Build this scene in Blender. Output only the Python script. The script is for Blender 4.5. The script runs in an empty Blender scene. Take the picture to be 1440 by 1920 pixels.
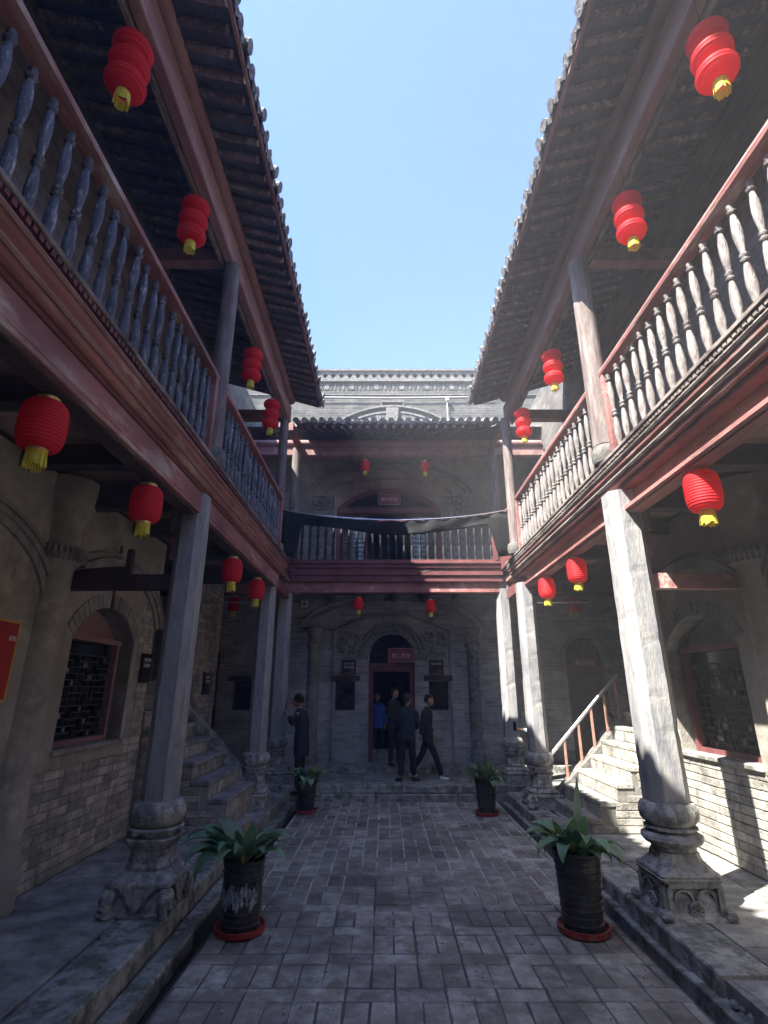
import bpy, bmesh, math, random
from mathutils import Vector, Matrix, noise
random.seed(7)
S = bpy.context.scene
COL = S.collection
R = math.radians
PI = math.pi

# ------------------------------------------------------------------ camera
cd = bpy.data.cameras.new('camera'); cam = bpy.data.objects.new('camera', cd); COL.objects.link(cam)
S.camera = cam
cd.sensor_fit = 'HORIZONTAL'; cd.sensor_width = 36.0; cd.lens = 36.0*980/1440
cd.shift_x = -0.0014; cd.clip_start = 0.05; cd.clip_end = 500
cam.location = (-0.19, 0, 1.8)
cam.rotation_euler = (R(90+18.77), 0, 0)

# ------------------------------------------------------------------ sky, sun, exposure
SUN = Vector((1.0, 0.75, -1.70)).normalized()      # travel direction of the light
W = bpy.data.worlds.new('World'); S.world = W; W.use_nodes = True
wn = W.node_tree.nodes; wl = W.node_tree.links
bg = wn['Background']; sky = wn.new('ShaderNodeTexSky')
sky.sky_type = 'NISHITA'; sky.sun_disc = False
el = math.asin(-SUN.z); az = math.atan2(-SUN.x, -SUN.y)
sky.sun_elevation = el; sky.sun_rotation = az
sky.air_density = 1.0; sky.dust_density = 0.6; sky.ozone_density = 1.0
hsv = wn.new('ShaderNodeHueSaturation'); hsv.inputs['Hue'].default_value = 0.515; hsv.inputs['Saturation'].default_value = 1.2
wl.new(sky.outputs[0], hsv.inputs['Color']); wl.new(hsv.outputs[0], bg.inputs[0])
bg.inputs[1].default_value = 0.056
sd = bpy.data.lights.new('sun', 'SUN'); so = bpy.data.objects.new('sun', sd); COL.objects.link(so)
sd.energy = 2.4; sd.angle = R(0.53); sd.color = (1.0, 0.95, 0.86)
so.rotation_euler = SUN.to_track_quat('-Z', 'Y').to_euler()
S.view_settings.view_transform = 'Standard'; S.view_settings.look = 'None'
S.view_settings.exposure = 3.45; S.view_settings.gamma = 1.0
S.view_settings.use_curve_mapping = False

# ------------------------------------------------------------------ materials
MATS = {}
def mat(name, c1, c2=None, rough=0.8, scale=6.0, bump=0.15, bscale=40.0, stretch=(1,1,1), rnd=0.0,
        c3=None, c3w=0.35, sharp=0.15, metal=0.0, trans=0.0, detail=8.0, dirt=None, dirtamt=0.5, spec=0.3, c3scale=1.0):
    if name in MATS: return MATS[name]
    m = bpy.data.materials.new(name); m.use_nodes = True; MATS[name] = m
    N = m.node_tree.nodes; L = m.node_tree.links
    b = N['Principled BSDF']; b.inputs['Roughness'].default_value = rough
    b.inputs['Metallic'].default_value = metal; b.inputs['Specular IOR Level'].default_value = spec
    geo = N.new('ShaderNodeNewGeometry'); oi = N.new('ShaderNodeObjectInfo')
    mp = N.new('ShaderNodeMapping'); mp.inputs['Scale'].default_value = stretch
    L.new(geo.outputs['Position'], mp.inputs['Vector'])
    n1 = N.new('ShaderNodeTexNoise'); n1.inputs['Scale'].default_value = scale; n1.inputs['Detail'].default_value = detail
    n1.inputs['Roughness'].default_value = 0.65
    L.new(mp.outputs[0], n1.inputs['Vector'])
    cr = N.new('ShaderNodeValToRGB'); cr.color_ramp.elements[0].position = 0.35; cr.color_ramp.elements[1].position = 0.65
    cr.color_ramp.elements[0].color = (*c1, 1); cr.color_ramp.elements[1].color = (*(c2 or [min(1, x*1.5) for x in c1]), 1)
    L.new(n1.outputs['Fac'], cr.inputs['Fac']); out = cr.outputs['Color']
    if c3:
        n3 = N.new('ShaderNodeTexNoise'); n3.inputs['Scale'].default_value = scale*1.7*c3scale; n3.inputs['Detail'].default_value = 10
        n3.inputs['Roughness'].default_value = 0.72
        add = N.new('ShaderNodeVectorMath'); add.inputs[1].default_value = (13.1, 7.7, 3.3)
        L.new(mp.outputs[0], add.inputs[0]); L.new(add.outputs[0], n3.inputs['Vector'])
        mr = N.new('ShaderNodeMapRange'); mr.inputs['From Min'].default_value = 1-c3w-sharp/2; mr.inputs['From Max'].default_value = 1-c3w+sharp/2
        mr.inputs['From Min'].default_value = 0.62-c3w*0.3-sharp/2; mr.inputs['From Max'].default_value = 0.62-c3w*0.3+sharp/2
        L.new(n3.outputs['Fac'], mr.inputs['Value'])
        mx = N.new('ShaderNodeMix'); mx.data_type = 'RGBA'; L.new(mr.outputs[0], mx.inputs['Factor'])
        L.new(out, mx.inputs[6]); mx.inputs[7].default_value = (*c3, 1); out = mx.outputs[2]
    if dirt:
        n4 = N.new('ShaderNodeTexNoise'); n4.inputs['Scale'].default_value = 1.1; n4.inputs['Detail'].default_value = 6
        L.new(geo.outputs['Position'], n4.inputs['Vector'])
        mr = N.new('ShaderNodeMapRange'); mr.inputs['From Min'].default_value = 0.45; mr.inputs['From Max'].default_value = 0.66
        mr.inputs['To Max'].default_value = dirtamt
        L.new(n4.outputs['Fac'], mr.inputs['Value'])
        mx = N.new('ShaderNodeMix'); mx.data_type = 'RGBA'; L.new(mr.outputs[0], mx.inputs['Factor'])
        L.new(out, mx.inputs[6]); mx.inputs[7].default_value = (*dirt, 1); out = mx.outputs[2]
    if rnd:
        ad = N.new('ShaderNodeMath'); ad.operation = 'ADD'
        L.new(oi.outputs['Random'], ad.inputs[0]); L.new(geo.outputs['Random Per Island'], ad.inputs[1])
        fr = N.new('ShaderNodeMath'); fr.operation = 'FRACT'; L.new(ad.outputs[0], fr.inputs[0])
        mr = N.new('ShaderNodeMapRange'); mr.inputs['To Min'].default_value = 1-rnd; mr.inputs['To Max'].default_value = 1+rnd
        L.new(fr.outputs[0], mr.inputs['Value'])
        mm = N.new('ShaderNodeVectorMath'); mm.operation = 'SCALE'; L.new(out, mm.inputs[0]); L.new(mr.outputs[0], mm.inputs['Scale'])
        out = mm.outputs[0]
    L.new(out, b.inputs['Base Color'])
    if bump:
        nb = N.new('ShaderNodeTexNoise'); nb.inputs['Scale'].default_value = bscale; nb.inputs['Detail'].default_value = 6
        L.new(mp.outputs[0], nb.inputs['Vector'])
        bm_ = N.new('ShaderNodeBump'); bm_.inputs['Strength'].default_value = bump; bm_.inputs['Distance'].default_value = 0.02
        L.new(nb.outputs['Fac'], bm_.inputs['Height']); L.new(bm_.outputs[0], b.inputs['Normal'])
    if trans:
        tr = N.new('ShaderNodeBsdfTranslucent'); L.new(out, tr.inputs['Color'])
        ms = N.new('ShaderNodeMixShader'); ms.inputs[0].default_value = trans
        L.new(b.outputs[0], ms.inputs[1]); L.new(tr.outputs[0], ms.inputs[2])
        L.new(ms.outputs[0], N['Material Output'].inputs['Surface'])
    return m

def brickmat(name, c1, c2, mortar, bw, bh, axis='xz', msize=0.008, rough=0.9):
    """bricks too far away to tell apart one by one"""
    if name in MATS: return MATS[name]
    m = mat(name, c1, c2, rough=rough, scale=3.0, bump=0.0, dirt=(0.05, 0.05, 0.05), dirtamt=0.35)
    N = m.node_tree.nodes; L = m.node_tree.links; b = N['Principled BSDF']
    src = b.inputs['Base Color'].links[0].from_socket
    geo = [n for n in N if n.type == 'NEW_GEOMETRY'][0]
    sx = N.new('ShaderNodeSeparateXYZ'); L.new(geo.outputs['Position'], sx.inputs[0])
    cx = N.new('ShaderNodeCombineXYZ')
    L.new(sx.outputs[0 if axis == 'xz' else 1], cx.inputs[0]); L.new(sx.outputs[2], cx.inputs[1])
    bt = N.new('ShaderNodeTexBrick'); bt.inputs['Scale'].default_value = 1.0
    bt.inputs['Brick Width'].default_value = bw; bt.inputs['Row Height'].default_value = bh
    bt.inputs['Mortar Size'].default_value = msize; bt.inputs['Mortar Smooth'].default_value = 0.3
    bt.inputs['Color1'].default_value = (0.75, 0.75, 0.75, 1); bt.inputs['Color2'].default_value = (1.25, 1.22, 1.2, 1)
    bt.inputs['Mortar'].default_value = (*mortar, 1); L.new(cx.outputs[0], bt.inputs['Vector'])
    mx = N.new('ShaderNodeMix'); mx.data_type = 'RGBA'; mx.blend_type = 'MULTIPLY'; mx.inputs['Factor'].default_value = 1
    L.new(src, mx.inputs[6]); L.new(bt.outputs['Color'], mx.inputs[7]); L.new(mx.outputs[2], b.inputs['Base Color'])
    nb = N.new('ShaderNodeTexNoise'); nb.inputs['Scale'].default_value = 25; L.new(geo.outputs['Position'], nb.inputs['Vector'])
    sb = N.new('ShaderNodeMath'); sb.operation = 'MULTIPLY_ADD'; sb.inputs[1].default_value = -1.0
    L.new(bt.outputs['Fac'], sb.inputs[0]); L.new(nb.outputs['Fac'], sb.inputs[2])
    bm_ = N.new('ShaderNodeBump'); bm_.inputs['Strength'].default_value = 0.5; bm_.inputs['Distance'].default_value = 0.02
    L.new(sb.outputs[0], bm_.inputs['Height']); L.new(bm_.outputs[0], b.inputs['Normal'])
    return m

m_paver = mat('paver_brick', (.162,.152,.125), (.280,.263,.224), rough=.62, scale=3.5, bump=.5, bscale=26, rnd=.3, c3=(.469,.451,.426), c3w=.22, sharp=.2, dirt=(.112,.105,.092), dirtamt=.7, spec=.45)
m_bed = mat('paving_mortar', (.05,.05,.05), (.10,.10,.095), rough=.95, scale=2, bump=.4, bscale=50)
m_slab = mat('walkway_slab', (.255,.264,.273), (.443,.435,.409), rough=.8, scale=2.2, bump=.45, bscale=22, rnd=.12, c3=(.102,.102,.094), c3w=.4, sharp=.3)
m_kerb = mat('kerb_stone', (.224,.228,.233), (.414,.405,.380), rough=.8, scale=4, bump=.5, bscale=30, rnd=.15, c3=(.103,.113,.086), c3w=.35)
m_base = mat('carved_stone', (.276,.276,.267), (.517,.500,.466), rough=.85, scale=7, bump=.5, bscale=45, c3=(.138,.138,.138), c3w=.35, dirt=(.155,.155,.155), dirtamt=.5)
m_shaft = mat('weathered_pillar_stone', (.165,.170,.188), (.280,.278,.282), rough=.8, scale=5, bump=.32, bscale=30, stretch=(2.0,2.0,.5), c3=(.36,.35,.33), c3w=.22, sharp=.3, dirt=(.096,.099,.120), dirtamt=.35)
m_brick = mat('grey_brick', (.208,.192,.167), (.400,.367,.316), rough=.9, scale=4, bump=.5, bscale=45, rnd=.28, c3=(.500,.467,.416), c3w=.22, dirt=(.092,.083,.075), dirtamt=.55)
m_brickr = mat('pale_grey_brick', (.285,.276,.247), (.465,.450,.398), rough=.9, scale=4, bump=.5, bscale=45, rnd=.22, c3=(.180,.165,.150), c3w=.25, dirt=(.195,.180,.150), dirtamt=.4)  # paler than the left wing's brick: sunlight put into the colour
m_mortar = mat('lime_mortar', (.192,.180,.162), (.360,.348,.312), rough=.95, scale=6, bump=.5, bscale=70, dirt=(.072,.066,.060), dirtamt=.8)
m_plaster = mat('sooty_plaster', (.217,.196,.164), (.418,.380,.326), rough=.95, scale=2.2, bump=.55, bscale=18, c3=(.453,.408,.344), c3w=.16, sharp=.2, dirt=(.136,.124,.105), dirtamt=.6, detail=12)
m_soot = mat('sooty_stone', (.189,.178,.165), (.351,.335,.311), rough=.9, scale=5, bump=.6, bscale=30, dirt=(.054,.054,.054), dirtamt=.5)
m_red = mat('faded_red_paint', (.248,.097,.090), (.385,.171,.156), rough=.7, scale=3, bump=.4, bscale=30, stretch=(1,.25,1), c3=(.462,.374,.330), c3w=.10, sharp=.12, dirt=(.105,.050,.047), dirtamt=.7)
m_redd = mat('dark_red_paint', (.111,.039,.042), (.195,.068,.068), rough=.65, scale=3, bump=.35, bscale=30)
m_mauve = mat('weathered_red_timber', (.196,.101,.097), (.324,.189,.173), rough=.8, scale=4, bump=.4, bscale=30, stretch=(1,.25,1), c3=(.338,.243,.216), c3w=.1)
m_edge = mat('bleached_timber_edge', (.15,.13,.12), (.30,.26,.23), rough=.85, scale=5, bump=.5, bscale=40, stretch=(1,.3,1), c3=(.07,.05,.05), c3w=.3)
m_dark = mat('dark_timber', (.045,.033,.033), (.090,.063,.060), rough=.8, scale=4, bump=.4, bscale=30)
m_board = mat('ceiling_board', (.210,.130,.116), (.357,.231,.200), rough=.85, scale=4, bump=.4, bscale=30, rnd=.2)
m_post = mat('weathered_post_timber', (.144,.126,.120), (.276,.246,.228), rough=.85, scale=5, bump=.5, bscale=30, stretch=(2.5,2.5,.3), c3=(.108,.066,.060), c3w=.28, sharp=.25)
m_balL = mat('blue_grey_baluster_paint', (.065,.070,.091), (.124,.130,.163), rough=.7, scale=14, bump=.4, bscale=60, stretch=(1.5,1.5,.35), c3=(.442,.429,.416), c3w=.08, sharp=.12)
m_balR = mat('bleached_baluster_timber', (.169,.163,.156), (.325,.305,.286), rough=.85, scale=14, bump=.5, bscale=60, stretch=(1.5,1.5,.4), c3=(.130,.091,.091), c3w=.22, sharp=.2)
m_balD = mat('black_baluster', (.010,.010,.012), (.02,.02,.024), rough=.6, scale=8, bump=.2)
m_tile = mat('grey_roof_tile', (.07,.07,.07), (.17,.165,.155), rough=.85, scale=12, bump=.5, bscale=50, rnd=.3, c3=(.33,.31,.27), c3w=.2)
m_raft = mat('rafter_timber', (.104,.083,.094), (.208,.166,.166), rough=.85, scale=8, bump=.4, bscale=40, rnd=.35, c3=(.390,.338,.312), c3w=.1)
m_under = mat('roof_underboard', (.090,.096,.143), (.158,.162,.217), rough=.9, scale=6, bump=.5, bscale=30, rnd=.2)  # blue in the base colour stands for the lens flare's veil
m_lred = mat('red_lantern_cloth', (.74,.020,.030), (.84,.034,.044), rough=.6, scale=4, bump=0, trans=.5)
m_gold = mat('gold_foil', (.65,.50,.22), (.75,.62,.35), rough=.3, scale=30, bump=.1, metal=.8)
m_fringe = mat('yellow_fringe', (.60,.55,.03), (.78,.72,.10), rough=.6, scale=60, bump=.2, trans=.25)
m_pot = mat('black_plastic_pot', (.012,.013,.014), (.025,.026,.027), rough=.38, scale=8, bump=.15, bscale=30, c3=(.07,.07,.07), c3w=.15, spec=.5)
m_saucer = mat('red_plastic_saucer', (.22,.016,.016), (.32,.03,.028), rough=.45, scale=8, bump=.15, c3=(.2,.12,.1), c3w=.15)
m_soil = mat('soil', (.02,.016,.012), (.05,.04,.03), rough=1, scale=20, bump=.8)
m_leaf = mat('dark_green_leaf', (.093,.210,.112), (.173,.323,.180), rough=.42, scale=9, bump=.25, bscale=70, stretch=(3,1,1), rnd=.35, trans=.18, spec=.5, c3=(.292,.338,.158), c3w=.06)
m_leafp = mat('dusty_green_leaf', (.142,.227,.123), (.284,.359,.189), rough=.55, scale=9, bump=.25, bscale=70, rnd=.35, trans=.2)
m_leafy = mat('yellowed_leaf', (.36,.26,.05), (.45,.36,.12), rough=.55, scale=9, bump=.2, trans=.25)
m_black = mat('black_cloth', (.004,.004,.005), (.008,.008,.010), rough=.75, scale=5, bump=.2)
m_void = mat('unlit_interior', (.012,.011,.012), (.02,.018,.018), rough=.95, scale=3, bump=0)  # near-black base colour carries the darkness of rooms and holes
m_glass = mat('dark_window_glass', (.010,.013,.017), (.016,.020,.025), rough=.12, scale=3, bump=0, spec=.6)
m_lat = mat('black_lattice_wood', (.022,.024,.027), (.045,.047,.05), rough=.6, scale=8, bump=.2)
m_sign = mat('maroon_sign_board', (.21,.035,.055), (.25,.05,.07), rough=.45, scale=4, bump=0)
m_signr = mat('red_notice_board', (.34,.014,.012), (.42,.022,.018), rough=.45, scale=4, bump=0)
m_signf = mat('grey_pink_sign_frame', (.28,.20,.21), (.34,.25,.26), rough=.4, scale=4, bump=0)
m_signk = mat('black_sign_plate', (.010,.008,.010), (.018,.014,.016), rough=.35, scale=4, bump=0)
m_ink = mat('white_lettering', (.62,.60,.60), (.70,.68,.68), rough=.5, scale=4, bump=0)
m_yellow = mat('yellow_trim', (.62,.33,.03), (.7,.4,.05), rough=.5, scale=4, bump=0)
m_white = mat('white_plastic', (.55,.55,.53), (.65,.65,.63), rough=.5, scale=4, bump=0)
m_steel = mat('brushed_steel', (.55,.52,.60), (.68,.66,.70), rough=.28, scale=20, bump=.05, metal=.85)
m_picket = mat('orange_wood_picket', (.26,.14,.10), (.34,.20,.15), rough=.6, scale=9, bump=.2)
m_skin = mat('skin', (.36,.18,.13), (.42,.22,.16), rough=.5, scale=9, bump=0)
m_hair = mat('black_hair', (.010,.009,.009), (.02,.018,.017), rough=.5, scale=60, bump=.3)
m_navy = mat('navy_jacket', (.014,.018,.030), (.022,.027,.042), rough=.85, scale=10, bump=.4, bscale=14)
m_coal = mat('charcoal_jacket', (.012,.013,.015), (.020,.021,.023), rough=.85, scale=10, bump=.4, bscale=14)
m_olive = mat('olive_black_jacket', (.018,.019,.015), (.028,.029,.023), rough=.85, scale=10, bump=.4, bscale=14)
m_trou = mat('dark_trousers', (.010,.011,.017), (.017,.018,.026), rough=.85, scale=10, bump=.4, bscale=12)
m_shoew = mat('white_shoe', (.60,.58,.55), (.72,.70,.66), rough=.5, scale=10, bump=.1)
m_shoeb = mat('black_shoe', (.010,.010,.010), (.016,.016,.016), rough=.4, scale=10, bump=.1)
m_blue = mat('blue_jacket', (.015,.07,.32), (.02,.10,.42), rough=.6, scale=10, bump=.3, bscale=14)
m_lblue = mat('pale_blue_shirt', (.28,.42,.50), (.36,.52,.60), rough=.8, scale=10, bump=.3, bscale=14)
m_purple = mat('mauve_jacket', (.16,.12,.24), (.22,.17,.32), rough=.8, scale=10, bump=.3, bscale=14)
m_wrap = mat('torn_plastic_wrap', (.02,.025,.03), (.34,.38,.42), rough=.15, scale=14, bump=.8, bscale=30, spec=.8)
m_backwall = brickmat('distant_grey_brickwork', (.055,.055,.054), (.105,.103,.097), (1.5,1.5,1.45), .30, .075, 'xz', .007)
m_backlow = brickmat('distant_dark_brickwork', (.26,.26,.272), (.42,.42,.43), (1.35,1.35,1.35), .30, .075, 'xz', .006)
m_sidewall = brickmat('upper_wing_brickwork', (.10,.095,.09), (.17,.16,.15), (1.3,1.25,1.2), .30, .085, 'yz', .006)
m_pale = mat('pale_carved_stone', (.125,.122,.116), (.20,.194,.182), rough=.85, scale=8, bump=.5, bscale=40, c3=(.09,.088,.082), c3w=.3)
m_pil = mat('rough_grey_pilaster', (.204,.204,.204), (.336,.330,.318), rough=.9, scale=8, bump=.6, bscale=35, c3=(.096,.096,.096), c3w=.3)
m_wire = mat('black_cable', (.012,.012,.012), (.02,.02,.02), rough=.6, scale=8, bump=0)

# ------------------------------------------------------------------ helpers
class MB:
    def __init__(self): self.v = []; self.f = []
    def add(self, vs, fs):
        o = len(self.v); self.v += [tuple(v) for v in vs]; self.f += [tuple(i+o for i in f) for f in fs]; return self
    def box(self, x0, x1, y0, y1, z0, z1, M=None):
        vs = [Vector(p) for p in ((x0,y0,z0),(x1,y0,z0),(x1,y1,z0),(x0,y1,z0),(x0,y0,z1),(x1,y0,z1),(x1,y1,z1),(x0,y1,z1))]
        if M: vs = [M @ v for v in vs]
        return self.add(vs, [(0,3,2,1),(4,5,6,7),(0,1,5,4),(1,2,6,5),(2,3,7,6),(3,0,4,7)])
    def prism(self, poly, a0, a1, fn):
        """poly of (u,v); fn(u,v,w)->xyz"""
        n = len(poly); vs = [fn(u, v, a0) for u, v in poly] + [fn(u, v, a1) for u, v in poly]
        fs = [tuple(range(n))[::-1], tuple(range(n, 2*n))] + [(i, (i+1) % n, n+(i+1) % n, n+i) for i in range(n)]
        return self.add(vs, fs)
    def lathe(self, prof, n=16, c=(0,0,0), M=None, cap=True, shape=None):
        """prof: (r,z). shape(i_angle, r, z)->r for non-round rings"""
        vs = []; fs = []
        for r, z in prof:
            for k in range(n):
                a = 2*PI*k/n; rr = shape(a, r, z) if shape else r
                p = Vector((c[0]+rr*math.cos(a), c[1]+rr*math.sin(a), c[2]+z)); vs.append(M @ p if M else p)
        for j in range(len(prof)-1):
            for k in range(n):
                fs.append((j*n+k, j*n+(k+1) % n, (j+1)*n+(k+1) % n, (j+1)*n+k))
        if cap:
            fs.append(tuple(range(n))[::-1]); fs.append(tuple((len(prof)-1)*n+k for k in range(n)))
        return self.add(vs, fs)
    def tube(self, pts, r, n=8):
        pts = [Vector(p) for p in pts]; rings = []
        for i, p in enumerate(pts):
            d = (pts[min(i+1, len(pts)-1)] - pts[max(i-1, 0)]).normalized()
            q = d.to_track_quat('Z', 'Y'); rr = r[i] if isinstance(r, (list, tuple)) else r
            rings.append([p + q @ Vector((rr*math.cos(2*PI*k/n), rr*math.sin(2*PI*k/n), 0)) for k in range(n)])
        vs = [v for g in rings for v in g]; fs = []
        for j in range(len(rings)-1):
            for k in range(n): fs.append((j*n+k, j*n+(k+1) % n, (j+1)*n+(k+1) % n, (j+1)*n+k))
        fs.append(tuple(range(n))[::-1]); fs.append(tuple((len(rings)-1)*n+k for k in range(n)))
        return self.add(vs, fs)
    def band(self, pts, w, fn, d0, d1):
        """raised moulding along 2D polyline pts; width w towards left normal; fn(u,v,depth)"""
        n = len(pts); o = []
        for i, (u, v) in enumerate(pts):
            a = pts[max(i-1, 0)]; b = pts[min(i+1, n-1)]
            dx, dy = b[0]-a[0], b[1]-a[1]; l = math.hypot(dx, dy) or 1
            o.append((u-dy/l*w, v+dx/l*w))
        for i in range(n-1):
            self.prism([pts[i], pts[i+1], o[i+1], o[i]], d0, d1, fn)
        return self
    def mesh(self, name, smooth=False, bevel=0.0):
        me = bpy.data.meshes.new(name); me.from_pydata(self.v, [], self.f); me.update()
        bm = bmesh.new(); bm.from_mesh(me)
        bmesh.ops.recalc_face_normals(bm, faces=bm.faces)
        if bevel: 
            bmesh.ops.bevel(bm, geom=[e for e in bm.edges if e.calc_face_angle(0) > .5], offset=bevel, segments=1, affect='EDGES', clamp_overlap=True)
        bm.to_mesh(me); bm.free()
        if smooth:
            me.polygons.foreach_set('use_smooth', [True]*len(me.polygons))
            try: me.set_sharp_from_angle(angle=R(38))
            except Exception: pass
        return me
    def build(self, name, m, parent=None, smooth=False, bevel=0.0, loc=None, kind=None):
        me = self.mesh(name, smooth, bevel); me.materials.append(m)
        return link(name, me, parent, loc, kind)

def link(name, me, parent=None, loc=None, kind=None):
    o = bpy.data.objects.new(name, me); COL.objects.link(o)
    if parent: o.parent = parent
    if loc is not None: o.location = loc
    if kind: o['kind'] = kind
    return o
def thing(name, label, cat, loc=(0,0,0), group=None, rz=0.0):
    o = bpy.data.objects.new(name, None); COL.objects.link(o); o.location = loc; o.rotation_euler = (0,0,rz)
    o.empty_display_size = .1
    return tag(o, label, cat, group)
def tag(o, label, cat, group=None):
    o['label'] = label; o['category'] = cat
    if group: o['group'] = group
    return o
def copy_tree(o, parent=None):
    c = o.copy(); COL.objects.link(c); c.parent = parent
    for ch in list(o.children): copy_tree(ch, c)
    return c
def curve_solid(outer, holes, fn, w0, w1):
    """filled 2D region with holes extruded between depths w0,w1 and mapped by fn(u,v,w)"""
    cu = bpy.data.curves.new('tmp', 'CURVE'); cu.dimensions = '2D'; cu.fill_mode = 'BOTH'; cu.extrude = .5
    for poly in [outer]+holes:
        sp = cu.splines.new('POLY'); sp.points.add(len(poly)-1); sp.use_cyclic_u = True
        for i, (u, v) in enumerate(poly): sp.points[i].co = (u, v, 0, 1)
    o = bpy.data.objects.new('tmp', cu); COL.objects.link(o); bpy.context.view_layer.update()
    me = bpy.data.meshes.new_from_object(o.evaluated_get(bpy.context.evaluated_depsgraph_get()))
    bpy.data.objects.remove(o); bpy.data.curves.remove(cu)
    mb = MB()
    mb.add([fn(v.co.x, v.co.y, w0+(v.co.z+.5)*(w1-w0)) for v in me.vertices], [tuple(p.vertices) for p in me.polygons])
    bpy.data.meshes.remove(me)
    return mb
TXT = {}
def text(s, size, m, fn, parent, name='lettering', depth=.003):
    """flat lettering centred at the origin of fn(u,v,w)"""
    cu = bpy.data.curves.new('tmp', 'FONT'); cu.body = s; cu.size = size; cu.align_x = 'CENTER'; cu.align_y = 'CENTER'
    cu.extrude = depth/2; cu.resolution_u = 3; cu.space_line = 1.0; cu.offset = size*.012
    o = bpy.data.objects.new('tmp', cu); COL.objects.link(o); bpy.context.view_layer.update()
    me = bpy.data.meshes.new_from_object(o.evaluated_get(bpy.context.evaluated_depsgraph_get()))
    bpy.data.objects.remove(o); bpy.data.curves.remove(cu)
    mb = MB(); mb.add([fn(v.co.x, v.co.y, v.co.z+depth/2) for v in me.vertices], [tuple(p.vertices) for p in me.polygons])
    bpy.data.meshes.remove(me)
    return mb.build(name, m, parent)
def arc(cx, cz, r, a0, a1, n=24):
    return [(cx+r*math.cos(R(a0+(a1-a0)*i/n)), cz+r*math.sin(R(a0+(a1-a0)*i/n))) for i in range(n+1)]
def rj(a): return random.uniform(-a, a)

# per side values measured in the photograph (court is slightly off the camera axis)
XC = {-1: -2.10, 1: 2.17}      # stone pillars
XB = {-1: -2.03, 1: 2.12}      # balustrade, upper posts, eaves beam
XF = {-1: -1.88, 1: 2.00}      # outer edge of the balcony floor
XE = {-1: -1.42, 1: 1.44}      # eaves edge
YE = {-1: 9.0, 1: 9.35}        # rear end of the wing balconies
SN = {-1: 'left', 1: 'right'}
XW = 3.30                      # inner wall of the wings
ZF = 3.98                      # gallery floor top

# ------------------------------------------------------------------ ground
MB().box(-60, 60, -60, 60, -.6, -.24).build('ground', m_bed, kind='structure')
bed = MB().box(-1.56, 1.70, .8, 9.96, -.2, -.0065).build('courtyard_paving', None or m_bed, kind='structure')
# the mortar is whiter over the far half of the yard: real lime in the joints there
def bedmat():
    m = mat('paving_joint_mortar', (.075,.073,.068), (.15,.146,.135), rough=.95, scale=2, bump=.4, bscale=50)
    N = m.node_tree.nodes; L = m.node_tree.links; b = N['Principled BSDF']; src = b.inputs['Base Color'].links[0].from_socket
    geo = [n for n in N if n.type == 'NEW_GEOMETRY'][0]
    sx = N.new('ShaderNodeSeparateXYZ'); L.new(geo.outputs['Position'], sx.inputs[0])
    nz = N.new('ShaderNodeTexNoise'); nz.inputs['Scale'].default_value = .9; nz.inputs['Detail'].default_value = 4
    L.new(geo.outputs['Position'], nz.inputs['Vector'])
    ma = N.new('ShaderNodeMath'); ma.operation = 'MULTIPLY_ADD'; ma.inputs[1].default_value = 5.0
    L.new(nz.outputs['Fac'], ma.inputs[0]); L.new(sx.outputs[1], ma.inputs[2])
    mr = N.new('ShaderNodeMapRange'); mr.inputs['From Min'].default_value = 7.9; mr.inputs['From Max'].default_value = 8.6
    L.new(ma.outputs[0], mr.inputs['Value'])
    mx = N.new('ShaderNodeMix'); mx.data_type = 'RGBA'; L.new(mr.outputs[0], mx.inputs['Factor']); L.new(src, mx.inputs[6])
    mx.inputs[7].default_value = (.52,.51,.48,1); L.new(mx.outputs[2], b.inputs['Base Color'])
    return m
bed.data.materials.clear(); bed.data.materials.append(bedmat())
# pavers: one course of headers (deep) and one of stretchers, alternating
pav = []
y = .95; k = 0
while y < 9.93:
    hd = (k % 2 == 0); dy = .30 if hd else .155; w = .158 if hd else .316
    x = -1.545 - (0 if hd else random.choice((0, .158)))
    while x < 1.69:
        a, b = max(x, -1.545), min(x+w, 1.69)
        if b-a > .05: pav.append((a, b, y, min(y+dy, 9.95), hd))
        x += w
    y += dy; k += 1
def paver_mesh(a, b, y0, y1, mb, jit=True):
    g = random.uniform(.003, .0095); t = -.001+rj(.0035) if jit else 0
    tx, ty = rj(.008), rj(.006); x0, x1, p, q = a+g, b-g, y0+g, y1-g; c = .005
    def z(x, yy): return t+(x-(a+b)/2)*tx+(yy-(y0+y1)/2)*ty
    lo = [(x0,p),(x1,p),(x1,q),(x0,q)]; hi = [(x0+c,p+c),(x1-c,p+c),(x1-c,q-c),(x0+c,q-c)]
    j = [(rj(.0065), rj(.006)) for _ in range(4)]
    vs = [(u+du, v+dv, -.02) for (u,v),(du,dv) in zip(lo,j)]+[(u+du, v+dv, z(u,v)-c) for (u,v),(du,dv) in zip(lo,j)]+[(u+du, v+dv, z(u,v)) for (u,v),(du,dv) in zip(hi,j)]
    mb.add(vs, [(0,1,5,4),(1,2,6,5),(2,3,7,6),(3,0,4,7),(4,5,9,8),(5,6,10,9),(6,7,11,10),(7,4,8,11),(8,9,10,11)])
vis = [p for p in pav if p[3] > 3.15]; far = [p for p in pav if p[3] <= 3.15]
vis.sort(key=lambda p: p[2])
for p in vis[:300]:
    mb = MB(); paver_mesh(*p[:4], mb); mb.build('paver', m_paver, bed)
mb = MB()
for p in vis[300:]+far: paver_mesh(*p[:4], mb)
mb.build('distant_pavers', m_paver, bed, kind='stuff')
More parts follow.
